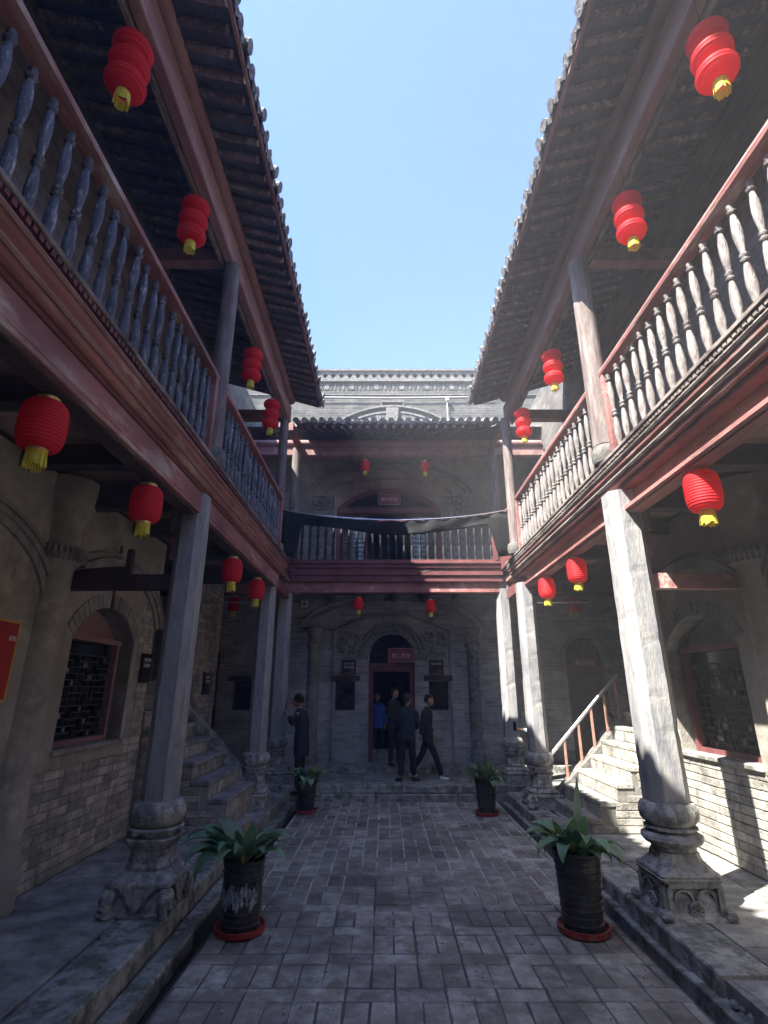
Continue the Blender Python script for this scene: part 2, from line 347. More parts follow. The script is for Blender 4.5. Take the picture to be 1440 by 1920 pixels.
# drains, kerb strips and raised walkways along both wings
for s in (-1, 1):
    gx = (-1.70, -1.56) if s < 0 else (1.70, 1.80)      # open drain
    kx = (-1.84, -1.70) if s < 0 else (1.80, 1.90)      # flat kerb strip
    dr = MB().box(gx[0], gx[1], .8, 9.95, -.2, -.13).build('drain', m_soil, kind='structure')
    st = MB().box(kx[0]+.004, kx[1]-.004, .8, 9.95, -.2, -.03).build('kerb_bed', m_bed, kind='structure')
    y = 1.0
    while y < 9.9:
        l = random.uniform(.9, 1.6); y1 = min(y+l, 9.94)
        o = rj(.012)
        MB().box(kx[0]+o*.4, kx[1]+o, y+.006, y1-.006, -.12, .012+rj(.012)).build('kerb_stone', m_kerb, st, bevel=.008)
        y = y1
    xo = 1.86
    wk = MB().box(*sorted((s*(xo+.03), s*5.6)), -3, 12, -.2, .118).build('raised_walkway', m_slab, kind='structure')
    y = 1.2; k = 0
    while y < 9.9:                                       # edge stones of the walkway
        l = random.uniform(.75, 1.35); y1 = min(y+l, 9.93)
        if s > 0 and y < 3.9 < y1 + .3: y1 = min(3.95, y1)
        inn = .34+rj(.03); d = rj(.014)
        brk = (s > 0 and y1 < 4.0)
        mb = MB()
        if brk:   # broken, rounded edge stones near the camera
            poly = [(y+.01, xo+.06+rj(.03)), (y+l*.3, xo+.02+rj(.03)), (y+l*.6, xo+.09+rj(.03)), (y1-.01, xo+.04+rj(.02)), (y1-.01, xo+inn), (y+.01, xo+inn)]
            mb.prism([(b, a) for a, b in poly], -.08, .13+rj(.01), lambda u, v, w: (s*u, v, w))
        else:
            mb.box(*sorted((s*(xo+d), s*(xo+inn))), y+.005, y1-.005, -.14, .150+rj(.005))
        mb.build('edge_stone', m_kerb if not brk else m_slab, wk, bevel=.012)
        y = y1; k += 1
    # flagstones behind the edge
    y = 1.2
    while y < 9.9:
        y1 = min(y+.62, 9.93); x = xo+.34+.03
        while x < 3.25:
            x1 = min(x+random.uniform(.5, .8), 3.29)
            if 3.29-x1 < .2: x1 = 3.29
            MB().box(*sorted((s*(x+.004), s*(x1-.004))), y+.004, y1-.004, 0, .146+rj(.003)).build('flagstone', m_slab, wk, bevel=.005)
            x = x1
        y = y1
# rubble where the right-hand edge has crumbled
rb = MB()
for i in range(46):
    cy = random.uniform(1.9, 3.9); cx = random.uniform(1.84, 2.02); r = random.uniform(.012, .045)
    pr = [(r*.4,-r*.7),(r,-r*.2),(r*.8,r*.4),(r*.3,r*.7)]
    rb.lathe(pr, 6, (cx, cy, .02+random.uniform(0,.07)), shape=lambda a, rr, z: rr*(1+.25*math.sin(a*2+cx*50)))
rb.build('rubble', m_slab, kind='stuff')
# back platform, two low steps
pf = MB().box(-5.6, 5.6, 10.10, 12.0, -.2, .225).build('rear_platform', m_slab, kind='structure')
def slabs(y0, y1, z0, z1, xs, name, par, m=m_kerb):
    for a, b in zip(xs[:-1], xs[1:]):
        MB().box(a+.005, b-.005, y0+rj(.012), y1, z0, z1+rj(.005)).build(name, m, par, bevel=.014)
slabs(9.95, 10.12, -.2, .11, [-2.3, -1.3, -.35, 1.05, 1.9, 2.5], 'step_stone', pf)
slabs(10.04, 10.45, .112, .24, [-2.6, -.95, .1, 1.15, 2.6], 'step_stone', pf)
slabs(10.46, 11.45, .10, .236, [-2.6, -1.6, -.6, .5, 1.5, 2.6], 'flagstone', pf, m_slab)
slabs(11.46, 12.0, .10, .36, [-5, -2.2, -.95, .75, 1.9, 5], 'step_stone', pf)
# litter and grit on the paving
lt = MB()
for i in range(420):
    x = random.uniform(-1.5, 1.65); y = random.uniform(2.9, 9.8); r = random.uniform(.003, .008)*(1 if i % 9 else 1.8)
    a = random.uniform(0, 6)
    lt.lathe([(r, .004), (r*.7, .010)], 5, (x, y, 0), shape=lambda t, rr, z: rr*(1+.4*math.sin(t+a)))
lt.build('grit', m_kerb, kind='stuff')

# ------------------------------------------------------------------ wing walls
def yz(s, x0):
    """map (u along y, v = z, w = outwards from the wall towards the court)"""
    return lambda u, v, w: (s*(x0-w), u, v)
WIN = {-1: (5.36, 6.56, 1.26, 2.30), 1: (5.36, 6.62, 1.13, 2.22)}
def inside_hole(holes, a, b, z0, z1):
    for h in holes:
        for (u, v) in ((a,z0),(b,z0),(a,z1),(b,z1),((a+b)/2,(z0+z1)/2)):
            c = False; n = len(h)
            for i in range(n):
                (x1,y1),(x2,y2) = h[i], h[(i+1) % n]
                if (y1 > v) != (y2 > v) and u < (x2-x1)*(v-y1)/(y2-y1)+x1: c = not c
            if c: return True
    return False
def brickwork(fn, u0, u1, v0, v1, holes, bw, bh, m, parent, cap=300, depth=.012, key=None, keep=None, g=.0055):
    row = 0; v = v0; L = []
    while v < v1-bh*.5:
        u = u0-(bw/2 if row % 2 else 0)
        while u < u1:
            w = bw if random.random() < .8 else bw/2
            a, b = max(u, u0), min(u+w, u1)
            if b-a > .04 and not inside_hole(holes, a, b, v, v+bh) and (keep is None or keep((a+b)/2, v)): L.append((a, b, v, v+bh))
            u += w
        v += bh; row += 1
    if key: L.sort(key=key)
    def one(mb, q):
        a, b, c, d = q; e = depth+rj(.004); k = .004
        lo = [(a+g,c+g),(b-g,c+g),(b-g,d-g),(a+g,d-g)]
        j = [(rj(.003), rj(.002)) for _ in lo]
        vs = [fn(p+dj[0], r+dj[1], -.01) for (p,r),dj in zip(lo,j)]+[fn(p+dj[0], r+dj[1], e-k) for (p,r),dj in zip(lo,j)]
        hi = [(a+g+k,c+g+k),(b-g-k,c+g+k),(b-g-k,d-g-k),(a+g+k,d-g-k)]
        vs += [fn(p+dj[0], r+dj[1], e+rj(.0015)) for (p,r),dj in zip(hi,j)]
        mb.add(vs, [(0,1,5,4),(1,2,6,5),(2,3,7,6),(3,0,4,7),(4,5,9,8),(5,6,10,9),(6,7,11,10),(7,4,8,11),(8,9,10,11)])
    for q in L[:cap]:
        mb = MB(); one(mb, q); mb.build('brick', m, parent)
    if len(L) > cap:
        mb = MB()
        for q in L[cap:]: one(mb, q)
        mb.build('further_bricks', m, parent, kind='stuff')

for s in (-1, 1):
    fn = yz(s, XW); y0, y1, wz0, wz1 = WIN[s]
    yc = (y0+y1)/2; hw = (y1-y0)/2+.06; rise = .34
    rr = (hw*hw+rise*rise)/(2*rise); ang = math.degrees(math.asin(hw/rr))
    hole = [(yc-hw, wz0), (yc+hw, wz0)] + [(yc+rr*math.sin(R(a)), wz1+.03-rr*math.cos(R(ang))+rr*math.cos(R(a))) for a in [ang-2*ang*i/16 for i in range(17)]]
    wall = curve_solid([(-3, .1), (7.18, .1), (7.18, 3.75), (-3, 3.75)], [hole], fn, -.42, 0).build('lower_wing_wall', m_mortar)
    tag(wall, 'sooty brick wall on the left with a barred arched window, red notice and round pilaster' if s < 0 else
        'sunlit brick wall on the right with lattice window under an arch beside the steps', 'wall')
    # smoke-blackened render over the upper part
    if s < 0:
        pl = [(-3, 1.35), (1.5,1.3), (3.2,1.18), (4.3,1.22), (4.9,1.05), (5.1,1.08), (5.2,1.10), (6.70,1.10), (6.74,2.6), (6.78,2.9), (7.0,3.1), (7.18,3.15), (7.18,3.74), (-3,3.74)]
        bl = lambda u, v: ((v < 1.28 and not 5.1 < u < 6.6) or v < 1.02 or u > 6.78) and not (v < 1.3 and 4.62 < u < 5.1)
    else:
        pl = [(-3, 1.3), (3.2,1.22), (4.4,1.16), (5.1,1.14), (5.2,1.06), (6.72,1.06), (6.80,1.12), (7.18,1.12), (7.18,3.74), (-3,3.74)]
        bl = lambda u, v: v < (1.0 if 5.0 < u < 6.85 else 1.14) and not (4.62 < u < 5.05)
    curve_solid(pl, [hole], fn, .001, .016).build('plaster', m_plaster, wall)
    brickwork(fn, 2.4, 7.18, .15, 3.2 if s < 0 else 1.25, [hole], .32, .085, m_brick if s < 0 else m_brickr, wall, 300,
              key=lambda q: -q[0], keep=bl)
    # window set back in the opening
    d = -.20
    MB().box(*sorted((s*(XW+.30), s*(XW+.34))), yc-hw-.1, yc+hw+.1, wz0-.05, wz1+rise+.1).build('window_recess', m_dark, wall)
    fr = MB()
    fr.prism([(y0, wz0), (y0+.06, wz0), (y0+.06, wz1), (y0, wz1)], d, d+.08, fn)
    fr.prism([(y1-.06, wz0), (y1, wz0), (y1, wz1), (y1-.06, wz1)], d, d+.08, fn)
    fr.prism([(y0, wz1), (y1, wz1), (y1, wz1+.055), (y0, wz1+.055)], d-.01, d+.10, fn)
    fr.prism([(y0+.061, wz0), (y1-.061, wz0), (y1-.061, wz0+.05), (y0+.061, wz0+.05)], d, d+.07, fn)
    wf = fr.build('window_frame', m_mauve if s < 0 else m_redd, wall)
    tymp = [(yc-hw, wz1+.056), (yc+hw, wz1+.056)] + hole[2:]
    MB().prism(tymp, d-.06, d-.02, fn).build('tympanum', m_mauve if s < 0 else m_soot, wall)
    MB().prism([(y0+.06, wz0+.05), (y1-.06, wz0+.05), (y1-.06, wz1), (y0+.06, wz1)], d-.05, d-.04, fn).build('pane', m_glass, wall)
    lt_ = MB(); n = 13; a, b, c, e = y0+.06, y1-.06, wz0+.05, wz1-.14
    cell = (b-a)/9; ch = (e-c)/n
    for i in range(n+1):
        z = c+i*ch; segs = [(a, b)] if i in (0, n, 5, 8) else []
        if not segs:
            j = 0; off = (i*3) % 4
            while j < 9:
                if (j+off) % 4 != 3: segs.append((a+j*cell, a+min(j+1.0, 9)*cell))
                j += 1
        for p, q in segs: lt_.prism([(p, z-.007), (q, z-.007), (q, z+.007), (p, z+.007)], d-.03, d+.005, fn)
    for i in range(n):
        for j in range(10):
            if (i*2+j) % 3 != 0 or 5 <= i < 8: lt_.prism([(a+j*cell-.006, c+i*ch), (a+j*cell+.006, c+i*ch), (a+j*cell+.006, c+(i+1)*ch), (a+j*cell-.006, c+(i+1)*ch)], d-.028, d+.002, fn)
    for i in range(5, 8):
        for j in range(3, 12):
            u = a+j*cell*.62; lt_.prism([(u-.005, c+i*ch), (u+.005, c+i*ch), (u+.005, c+(i+1)*ch), (u-.005, c+(i+1)*ch)], d-.026, d, fn)
    lt_.build('lattice', m_lat, wf)
    # worn papers behind the lattice
    pp = MB()
    for i in range(n):
        for j in range(9):
            if (i*5+j*3) % 7 in (0,) and not 5 <= i < 8: pp.prism([(a+j*cell+.01, c+i*ch+.01), (a+(j+1)*cell-.01, c+i*ch+.01), (a+(j+1)*cell-.01, c+(i+1)*ch-.01), (a+j*cell+.01, c+(i+1)*ch-.01)], d-.036, d-.032, fn)
    pp.build('window_paper', m_soot, wf)
    MB().prism([(y0-.08, wz0-.05), (y1+.08, wz0-.05), (y1+.08, wz0-.002), (y0-.08, wz0-.002)], d, .045, fn).build('sill', m_kerb if s > 0 else m_soot, wall, bevel=.008)
    # voussoirs round the window head and a big blind arch springing from the pilaster
    vb = MB(); N_ = 19
    for i in range(N_):
        t0 = -ang*1.02+2.04*ang*i/N_; t1 = t0+2.04*ang/N_*.86; zc = wz1+.03-rr*math.cos(R(ang))
        P_ = lambda r_, t: (yc+r_*math.sin(R(t)), zc+r_*math.cos(R(t)))
        vb = MB().prism([P_(rr+.004, t0), P_(rr+.004, t1), P_(rr+.16, t1), P_(rr+.16, t0)], -.02, .026+rj(.004), fn)
        vb.build('voussoir', m_soot, wall)
    pilc = 4.84 if s < 0 else 4.83
    for cyc in (pilc+1.22, pilc-1.22):
        ab = MB()
        for r0, w_, dd in ((1.22, .05, .05), (1.11, .07, .035), (1.35, .04, .03)):
            pts = [(cyc+r0*.98*math.cos(R(t)), 2.42+r0*.62*math.sin(R(t))) for t in range(12, 169, 6)]
            ab.band(pts, -w_, fn, .014, .014+dd)
        ab.build('blind_arch_moulding', m_soot, wall)
    # engaged round pilaster with a bell capital
    prof = [(.27,.15),(.27,.5),(.23,.56),(.225,2.88),(.26,2.92),(.31,2.96),(.33,3.02),(.31,3.06),(.27,3.09),(.26,3.14),(.28,3.3),(.34,3.5),(.36,3.62),(.36,3.74)]
    pc = MB().lathe([(r_*.8, z) for r_, z in prof], 20, (s*(XW+.03), pilc, 0)).build('round_pilaster', m_plaster, wall, smooth=True)
    cp = MB()
    for k in range(18):
        a_ = R(90+10*k) if s > 0 else R(-90+10*k)
        cp.tube([(s*(XW+.03)+.262*math.cos(a_), pilc+.262*math.sin(a_), 2.93), (s*(XW+.03)+.285*math.cos(a_), pilc+.285*math.sin(a_), 3.0), (s*(XW+.03)+.255*math.cos(a_), pilc+.255*math.sin(a_), 3.06)], .016, 5)
    cp.build('capital_ornament', m_soot, pc)
    # upper storey wall, full length
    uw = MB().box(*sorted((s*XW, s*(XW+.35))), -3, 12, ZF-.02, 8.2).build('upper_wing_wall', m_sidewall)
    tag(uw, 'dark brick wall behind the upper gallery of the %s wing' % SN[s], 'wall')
    # alley walls behind the steps
    ow = MB()
    ow.box(*sorted((s*5.3, s*5.6)), 7.0, 12, -.1, 4)
    ow.box(*sorted((s*XW+s*.43, s*5.3)), 6.9, 7.18, .1, 3.74)
    aw = ow.build('alley_wall', m_plaster); tag(aw, 'dim wall of the side alley behind the %s staircase' % SN[s], 'wall')

# left wing: short piece of wall beyond the steps, with the second black plate
lw = MB().box(-XW-.4, -XW, 8.84, 10.05, .1, 3.74).build('short_brick_wall', m_mortar)
tag(lw, 'narrow brick wall beyond the left staircase carrying a black plate', 'wall')
brickwork(yz(-1, XW), 8.84, 10.05, .15, 3.6, [], .32, .085, m_brick, lw, 300)

# unseen building behind the camera, added to shut out bright horizon light
fb = MB().box(-5.6, 5.6, -3.6, -3.05, -.1, 7.6).build('front_building', m_backlow)
tag(fb, 'unseen plain brick building added behind the viewer to shut out horizon light', 'building')
for s in (-1, 1):
    ot = MB().box(*sorted((s*5.3, s*5.6)), -3.04, 6.88, -.1, 3.7).build('outer_wall', m_plaster)
    tag(ot, 'outer wall hidden behind the %s wing' % SN[s], 'wall')

# ------------------------------------------------------------------ galleries (floor, fascia mouldings, beams)
# moulding strips: (distance outwards from beam face, z0, z1)
for s in (-1, 1):
    xf = XF[s]*s; xb = xf+.12; ye = YE[s]
    g = thing('gallery_floor', 'timber gallery floor with stepped red fascia along the %s wing' % SN[s], 'balcony', (s*xb, 3, 3.6))
    P = lambda mb, name, m, **k: (lambda o: (setattr(o, 'parent', g), setattr(o, 'location', (-s*xb, -3, -3.6)), o)[2])(mb.build(name, m, **k))
    def strip(a, b, z0, z1, name, m, yy=None, bev=.006):
        return P(MB().box(*sorted((s*a, s*b)), -3, yy or ye, z0, z1), name, m, bevel=bev)
    strip(xb+(.012 if s < 0 else .115), xb+.20, 3.487, 3.66, 'edge_beam', m_red if s < 0 else m_mauve, 8.85)  # right beam set deeper and duller: shaded band put into shape and colour
    strip(xb+.008, xb+.20, 3.443, 3.485, 'edge_bead', m_red, 8.85)
    strip(xb+.045, xb+.185, 3.425, 3.441, 'beam_soffit', m_red if s > 0 else m_dark, 8.85, .003)  # soffit red on the lit side, dark on the shaded: light in colour
    strip(xb+.0, xb+.30, 3.662, 3.70, 'fascia_moulding', m_redd, ye-.08)
    # sloping cyma boards
    def cyma(pts, name, m, yy):
        mb = MB(); mb.prism([(s*a, z) for a, z in pts], -3, yy, lambda u, v, w: (u, w, v)); return P(mb, name, m)
    cyma([(xb-.012,3.702),(xb-.030,3.715),(xb-.040,3.752),(xb+.2,3.752),(xb+.2,3.702)], 'fascia_moulding', m_red, ye-.06)
    cyma([(xb-.052,3.754),(xb-.062,3.772),(xb-.056,3.790),(xb+.2,3.790),(xb+.2,3.754)], 'fascia_moulding', m_edge if s > 0 else m_mauve, ye-.045)
    cyma([(xb-.052,3.792),(xb-.076,3.822),(xb-.084,3.858),(xb+.2,3.858),(xb+.2,3.792)], 'fascia_moulding', m_red, ye-.03)
    cyma([(xb-.092,3.860),(xb-.102,3.878),(xb-.094,3.896),(xb+.2,3.896),(xb+.2,3.860)], 'fascia_moulding', m_edge if s > 0 else m_mauve, ye-.015)
    lace = MB()      # carved wavy lace under the lip
    for i in range(int((ye+1)/.05)):
        yy = -1+i*.05
        lace.box(*sorted((s*(xf+.012), s*(xf+.03))), yy, yy+.034, 3.905+.006*(i % 2), 3.944)
    P(lace, 'carved_edging', m_redd if s < 0 else m_edge)
    strip(xf, xf+.5, 3.945, 3.985, 'floor_lip', m_edge, ye)
    # boards and joists seen from below
    for i in range(40):
        yy = -2+i*.35
        if yy > 11.6: break
        P(MB().box(*sorted((s*(xb+.06), s*(XW-.002))), yy+.003, min(yy+.347, 11.98), 3.80, 3.84), 'floor_board', m_board)
    P(MB().box(*sorted((s*(xb+.06), s*5.6)), -3, 12, 3.842, 3.944), 'floor_screed', m_dark)
    for yy in (1.25, 3.1, 4.12, 4.95, 6.2, 7.45, 8.75):
        big = yy in (1.25, 4.95, 8.75)
        P(MB().box(*sorted((s*(xb+.21), s*(XW-.01))), yy-.07, yy+.07, 3.50 if big else 3.60, 3.798), 'joist', m_dark, bevel=.006)
    # corner return between wing and rear gallery
    P(MB().box(*sorted((s*(xb+.05), s*(xb+.2))), ye-.4, 10.1, 3.46, 3.64), 'corner_beam', m_redd)

# rear gallery
rg = thing('rear_gallery_floor', 'dark red gallery floor with peeling fascia across the rear building', 'balcony', (0, 10.1, 3.6))
def PR(mb, name, m, **k):
    o = mb.build(name, m, rg, **k); o.location = (0, -10.1, -3.6); return o
PR(MB().box(-3.3, 3.3, 10.18, 10.34, 3.60, 3.80), 'edge_beam', m_red, bevel=.006)
PR(MB().box(-2.05, 2.12, 10.12, 10.30, 3.802, 3.92), 'fascia_board', m_redd, bevel=.006)
PR(MB().box(-2.05, 2.12, 10.09, 10.30, 3.922, 4.06), 'fascia_board', m_mauve if False else m_redd, bevel=.006)
PR(MB().box(-2.05, 2.12, 10.06, 10.36, 4.062, 4.14), 'fascia_moulding', m_redd, bevel=.01)
PR(MB().box(-2.05, 2.12, 10.03, 12.0, 4.142, 4.19), 'floor_lip', m_redd, bevel=.006)
PR(MB().box(-3.3, 3.3, 10.35, 12.0, 3.86, 4.06), 'floor_screed', m_dark)
for xx in (-1.4, -.7, 0, .7, 1.4):
    PR(MB().box(xx-.06, xx+.06, 10.35, 11.98, 3.68, 3.858), 'joist', m_dark, bevel=.006)
pk = MB()
for i in range(26):
    x = random.choice((random.gauss(.1,.18), random.gauss(.62,.14), random.gauss(-.3,.1))); z = random.choice((4.0, 3.9, 3.88))+rj(.02)
    w = random.uniform(.02, .07); pk.box(x-w, x+w, 10.084 if z > 3.925 else 10.115, 10.095 if z > 3.925 else 10.13, z, z+random.uniform(.006,.018))
PR(pk, 'peeling_paint', m_edge)

# ------------------------------------------------------------------ stone pillars
def octa(h, c):
    """chamfered square outline, half width h, chamfer c"""
    return [(h,-h+c),(h,h-c),(h-c,h),(-h+c,h),(-h,h-c),(-h,-h+c),(-h+c,-h),(h-c,-h)]
def loft(rings):
    """rings: list of (outline, z)"""
    mb = MB(); n = len(rings[0][0]); vs = []; fs = []
    for ol, z in rings: vs += [(u, v, z) for u, v in ol]
    for j in range(len(rings)-1):
        for k in range(n): fs.append((j*n+k, j*n+(k+1) % n, (j+1)*n+(k+1) % n, (j+1)*n+k))
    fs.append(tuple(range(n))[::-1]); fs.append(tuple((len(rings)-1)*n+k for k in range(n)))
    return mb.add(vs, fs)
def melon(r0, h, n, amp):
    return lambda a, r, z: r*(1+amp*abs(math.cos(a*n/2))-amp)
def pillar(loc, style, half, z0, ztop, label, gal):
    t = thing('stone_pillar', label, 'pillar', loc, 'carved stone pillars carrying the galleries')
    zb = .92-z0      # height of the carved base above its ground
    B = lambda mb, name, m=m_base, **k: mb.build(name, m, t, **k)
    if style == 'drape':        # square stool with hanging cloth points and scrolled feet
        s_ = .24
        ped = B(loft([(octa(s_*.94,.02),0),(octa(s_*.96,.02),.015),(octa(s_*.86,.03),.035),(octa(s_*.84,.03),.16),(octa(s_*1.0,.02),.20),(octa(s_,.02),.205)]), 'pedestal')
        for a in range(4):
            M = Matrix.Rotation(a*PI/2, 4, 'Z')
            MB().prism([(-.14,.204),(.14,.204),(0,.035)], 0, .016, lambda u, v, w: M @ Vector((u, -(s_*1.0+w), v))).build('stone_drape', m_base, t)
            sc = MB(); q0 = s_*.93
            sc.lathe([(.01,0),(.045,.004),(.052,.05),(.05,.07),(.062,.12),(.058,.17),(.03,.2)], 14, M=M @ Matrix.Translation((-q0, -q0, 0)))
            sc.tube([M @ Vector((-q0-.02+.034*math.cos(i*.6)*(1-i/14), -q0-.052, .05+.034*math.sin(i*.6)*(1-i/14))) for i in range(11)], .013, 6)
            sc.build('scroll_foot', m_base, t, smooth=True)
        B(loft([(octa(s_*1.06,.02),.206),(octa(s_*1.06,.02),.232),(octa(s_*.92,.05),.262),(octa(s_*.80,.07),.29)]), 'pedestal_top', bevel=.004)
        B(loft([(octa(.165,.065),.288),(octa(.170,.065),.315),(octa(.158,.065),.34),(octa(.158,.065),.43),(octa(.172,.065),.455),(octa(.19,.07),.47),(octa(.205,.075),.505),(octa(.20,.075),.515)]), 'neck')
        fr = MB()
        n = 64
        vs = []; fs = []
        for k in range(n):
            a = 2*PI*k/n; w = .5+.5*math.cos(a*9)
            vs += [(.20*math.cos(a), .20*math.sin(a), .585), (.222*math.cos(a), .222*math.sin(a), .575), (.215*math.cos(a), .215*math.sin(a), .565-.035*w), (.185*math.cos(a), .185*math.sin(a), .56-.03*w)]
        for k in range(n):
            for j in range(4): fs.append((k*4+j, k*4+(j+1) % 4, ((k+1) % n)*4+(j+1) % 4, ((k+1) % n)*4+j))
        fr.add(vs, fs); fr.build('lotus_frill', m_base, t, smooth=True)
        B(MB().lathe([(.17,.512),(.175,.53),(.17,.59)], 24), 'ring', smooth=True)
        B(MB().lathe([(.165,.585),(.195,.60),(.222,.64),(.228,.69),(.218,.74),(.195,.768),(.16,.772)], 48, shape=melon(.22,.2,14,.035)), 'drum', smooth=True)
    elif style == 'arch':       # taller carved pedestal with rosettes
        s_ = .235
        B(loft([(octa(s_*1.06,.03),0),(octa(s_*1.03,.03),.02),(octa(s_*.90,.03),.05),(octa(s_*.86,.03),.20),(octa(s_*.95,.02),.24),(octa(s_*.97,.02),.25)]), 'pedestal')
        for a in range(4):
            M = Matrix.Rotation(a*PI/2, 4, 'Z'); ar = MB()
            F = lambda u, v, w: M @ Vector((u, -(s_*.87+w), v))
            for sg in (-1, 1):
                ar.band([(sg*.085+.075*math.cos(R(q)), .13+.075*math.sin(R(q))) for q in range(0, 181, 20)], .014, F, 0, .022)
            ar.prism([(-.19,.21),(.19,.21),(.19,.245),(-.19,.245)], 0, .022, F)
            ar.prism([(-.21,.02),(-.175,.02),(-.175,.22),(-.21,.22)], 0, .03, F); ar.prism([(.175,.02),(.21,.02),(.21,.22),(.175,.22)], 0, .03, F)
            ar.build('arch_carving', m_base, t)
            ro = MB(); ro.tube([F(.052*math.cos(q*PI/8), .068+.052*math.sin(q*PI/8), .02) for q in range(17)], .012, 6)
            for q in range(8): ro.tube([F(.01*math.cos(q*PI/4), .068+.01*math.sin(q*PI/4), .018), F(.042*math.cos(q*PI/4), .068+.042*math.sin(q*PI/4), .022)], [.008,.013], 6)
            ro.build('rosette', m_base, t, smooth=True)
        cl = MB()
        for sx in (-1, 1):
            for sy in (-1, 1):
                cl.lathe([(.01,-.035),(.04,-.025),(.052,0),(.04,.03),(.01,.042)], 10, (sx*s_*1.03, sy*s_*1.03, .038), shape=lambda a, r, z: r*(1+.12*math.cos(5*a)))
        cl.build('corner_ball', m_base, t, smooth=True)
        B(loft([(octa(s_*1.0,.02),.251),(octa(s_*1.02,.02),.265),(octa(s_*.97,.02),.272),(octa(s_*1.0,.02),.285),(octa(s_*.97,.03),.30),(octa(s_*.90,.05),.315),(octa(.165,.06),.37),(octa(.152,.06),.42)]), 'pedestal_top')
        B(MB().lathe([(.15,.415),(.17,.43),(.165,.45),(.215,.48),(.236,.505),(.232,.53),(.19,.552),(.165,.558)], 32, shape=lambda a, r, z: r*(1+.02*math.cos(a*24)*(z < .5))), 'ring', smooth=True)
        B(MB().lathe([(.17,.556),(.205,.575),(.205,.59),(.165,.60),(.19,.612),(.222,.645),(.230,.69),(.222,.735),(.205,.765),(.16,.775)], 40, shape=melon(.2,.2,12,.02)), 'drum', smooth=True)
    else:
        s_ = .21
        B(loft([(octa(s_*1.0,.02),0),(octa(s_*.98,.02),.14),(octa(s_*1.05,.02),.16),(octa(s_*1.05,.02),.185),(octa(s_*.95,.03),.2),(octa(s_*1.0,.03),.225),(octa(s_*.8,.06),.26)]), 'pedestal')
        if style == 'lion':
            c = MB()
            for sx in (-1, 1):
                for sy in (-1, 1):
                    c.lathe([(.02,0),(.07,.01),(.085,.05),(.06,.09),(.075,.13),(.065,.18),(.03,.21)], 9, (sx*s_*.92, sy*s_*.92, 0), shape=lambda a, r, z: r*(1+.22*math.sin(3*a+z*40)))
            c.build('corner_carving', m_base, t, smooth=True)
        else:
            for a in range(4):
                M = Matrix.Rotation(a*PI/2, 4, 'Z')
                MB().band([(-.16,.02),(-.13,.09),(-.05,.10),(0,.04),(.05,.10),(.13,.09),(.16,.02)], .018, lambda u, v, w: M @ Vector((u, -(s_*.98+w), v)), 0, .014).build('scroll_carving', m_base, t)
        B(loft([(octa(.145,.055),.258),(octa(.15,.055),.29),(octa(.14,.055),.31),(octa(.14,.055),.42),(octa(.16,.06),.45),(octa(.175,.065),.47)]), 'neck')
        fr = MB(); n = 48; vs = []; fs = []
        for k in range(n):
            a = 2*PI*k/n; w = .5+.5*math.cos(a*(12))
            vs += [(.17*math.cos(a), .17*math.sin(a), .565), (.198*math.cos(a), .198*math.sin(a), .56), (.192*math.cos(a), .192*math.sin(a), .545-.03*w), (.16*math.cos(a), .16*math.sin(a), .545-.03*w)]
        for k in range(n):
            for j in range(4): fs.append((k*4+j, k*4+(j+1) % 4, ((k+1) % n)*4+(j+1) % 4, ((k+1) % n)*4+j))
        fr.add(vs, fs); fr.build('lotus_frill', m_base, t, smooth=True)
        B(MB().lathe([(.15,.468),(.18,.485),(.16,.505),(.155,.56)], 24), 'ring', smooth=True)
        B(MB().lathe([(.155,.56),(.18,.575),(.205,.61),(.212,.66),(.205,.71),(.185,.74),(.15,.75)], 48, shape=melon(.2,.2,12,.035)), 'drum', smooth=True)
    zs = .772 if style in ('drape', 'arch') else .75
    h = half
    rings = []; nr = 40; H_ = ztop-z0; off = random.uniform(0, 50)
    for i in range(nr+1):
        z = zs+(H_-zs)*i/nr; hh = h*(1-.05*i/nr); ol = []
        for q, (u, v) in enumerate(octa(hh, hh*.46)):
            e = noise.noise(Vector((off+q*3.1, 0, z*5.0)))*.0022+noise.noise(Vector((off+q*7.3, 9, z*17.0)))*.0018
            if noise.noise(Vector((off+q*11.7, 4, z*9.0))) > .46: e -= .006
            k_ = 1+e/hh; ol.append((u*k_, v*k_))
        rings.append((ol, z))
    sh = loft(rings)
    B(sh, 'shaft', m_shaft)
    sg = 1 if loc[0] > 0 else -1
    if gal:      # timber bracket, split post head and the arm that ties the pillar to the wall
        H = ztop-z0
        MB().box(*sorted((sg*h*.55, sg*(h+.075))), -h*.55, h*.55, H-.40, H-.10).build('post_head', m_post, t, bevel=.012)
        MB().prism([(sg*h, H-.98+.30), (sg*(h+.05), H-.66), (sg*(h+.035), H-.56), (sg*(h+.06), H-.42), (sg*h, H-.42)], -.05, .05, lambda u, v, w: (u, w, v)).build('bracket', m_red, t)
        L_ = abs(XW)-abs(loc[0])-.02
        arm = MB().box(*sorted((sg*h*.9, sg*L_)), -.045, .045, 2.70-z0, 2.85-z0)
        arm.build('tie_arm', m_dark if sg < 0 else m_red, t, bevel=.006)
        if sg < 0:
            MB().prism([(-.55, 2.851-z0), (-L_+.02, 2.851-z0), (-1.02, 2.90-z0), (-.75, 2.925-z0), (-.55, 2.925-z0)], -.03, .03, lambda u, v, w: (u, w, v)).build('arm_rib', m_dark, t)
            MB().box(-.60, -.55, -.03, .03, 2.925-z0, 3.10-z0).build('arm_strut', m_dark, t)
    return t
pillar((XC[-1], 4.98, .15), 'drape', .135, .15, 3.66, 'front left weathered pillar on a square base draped with pointed stone cloth', True)
pillar((XC[1], 4.93, .15), 'arch', .160, .15, 3.66, 'front right pale sunlit pillar on a base carved with arches and rosettes', True)
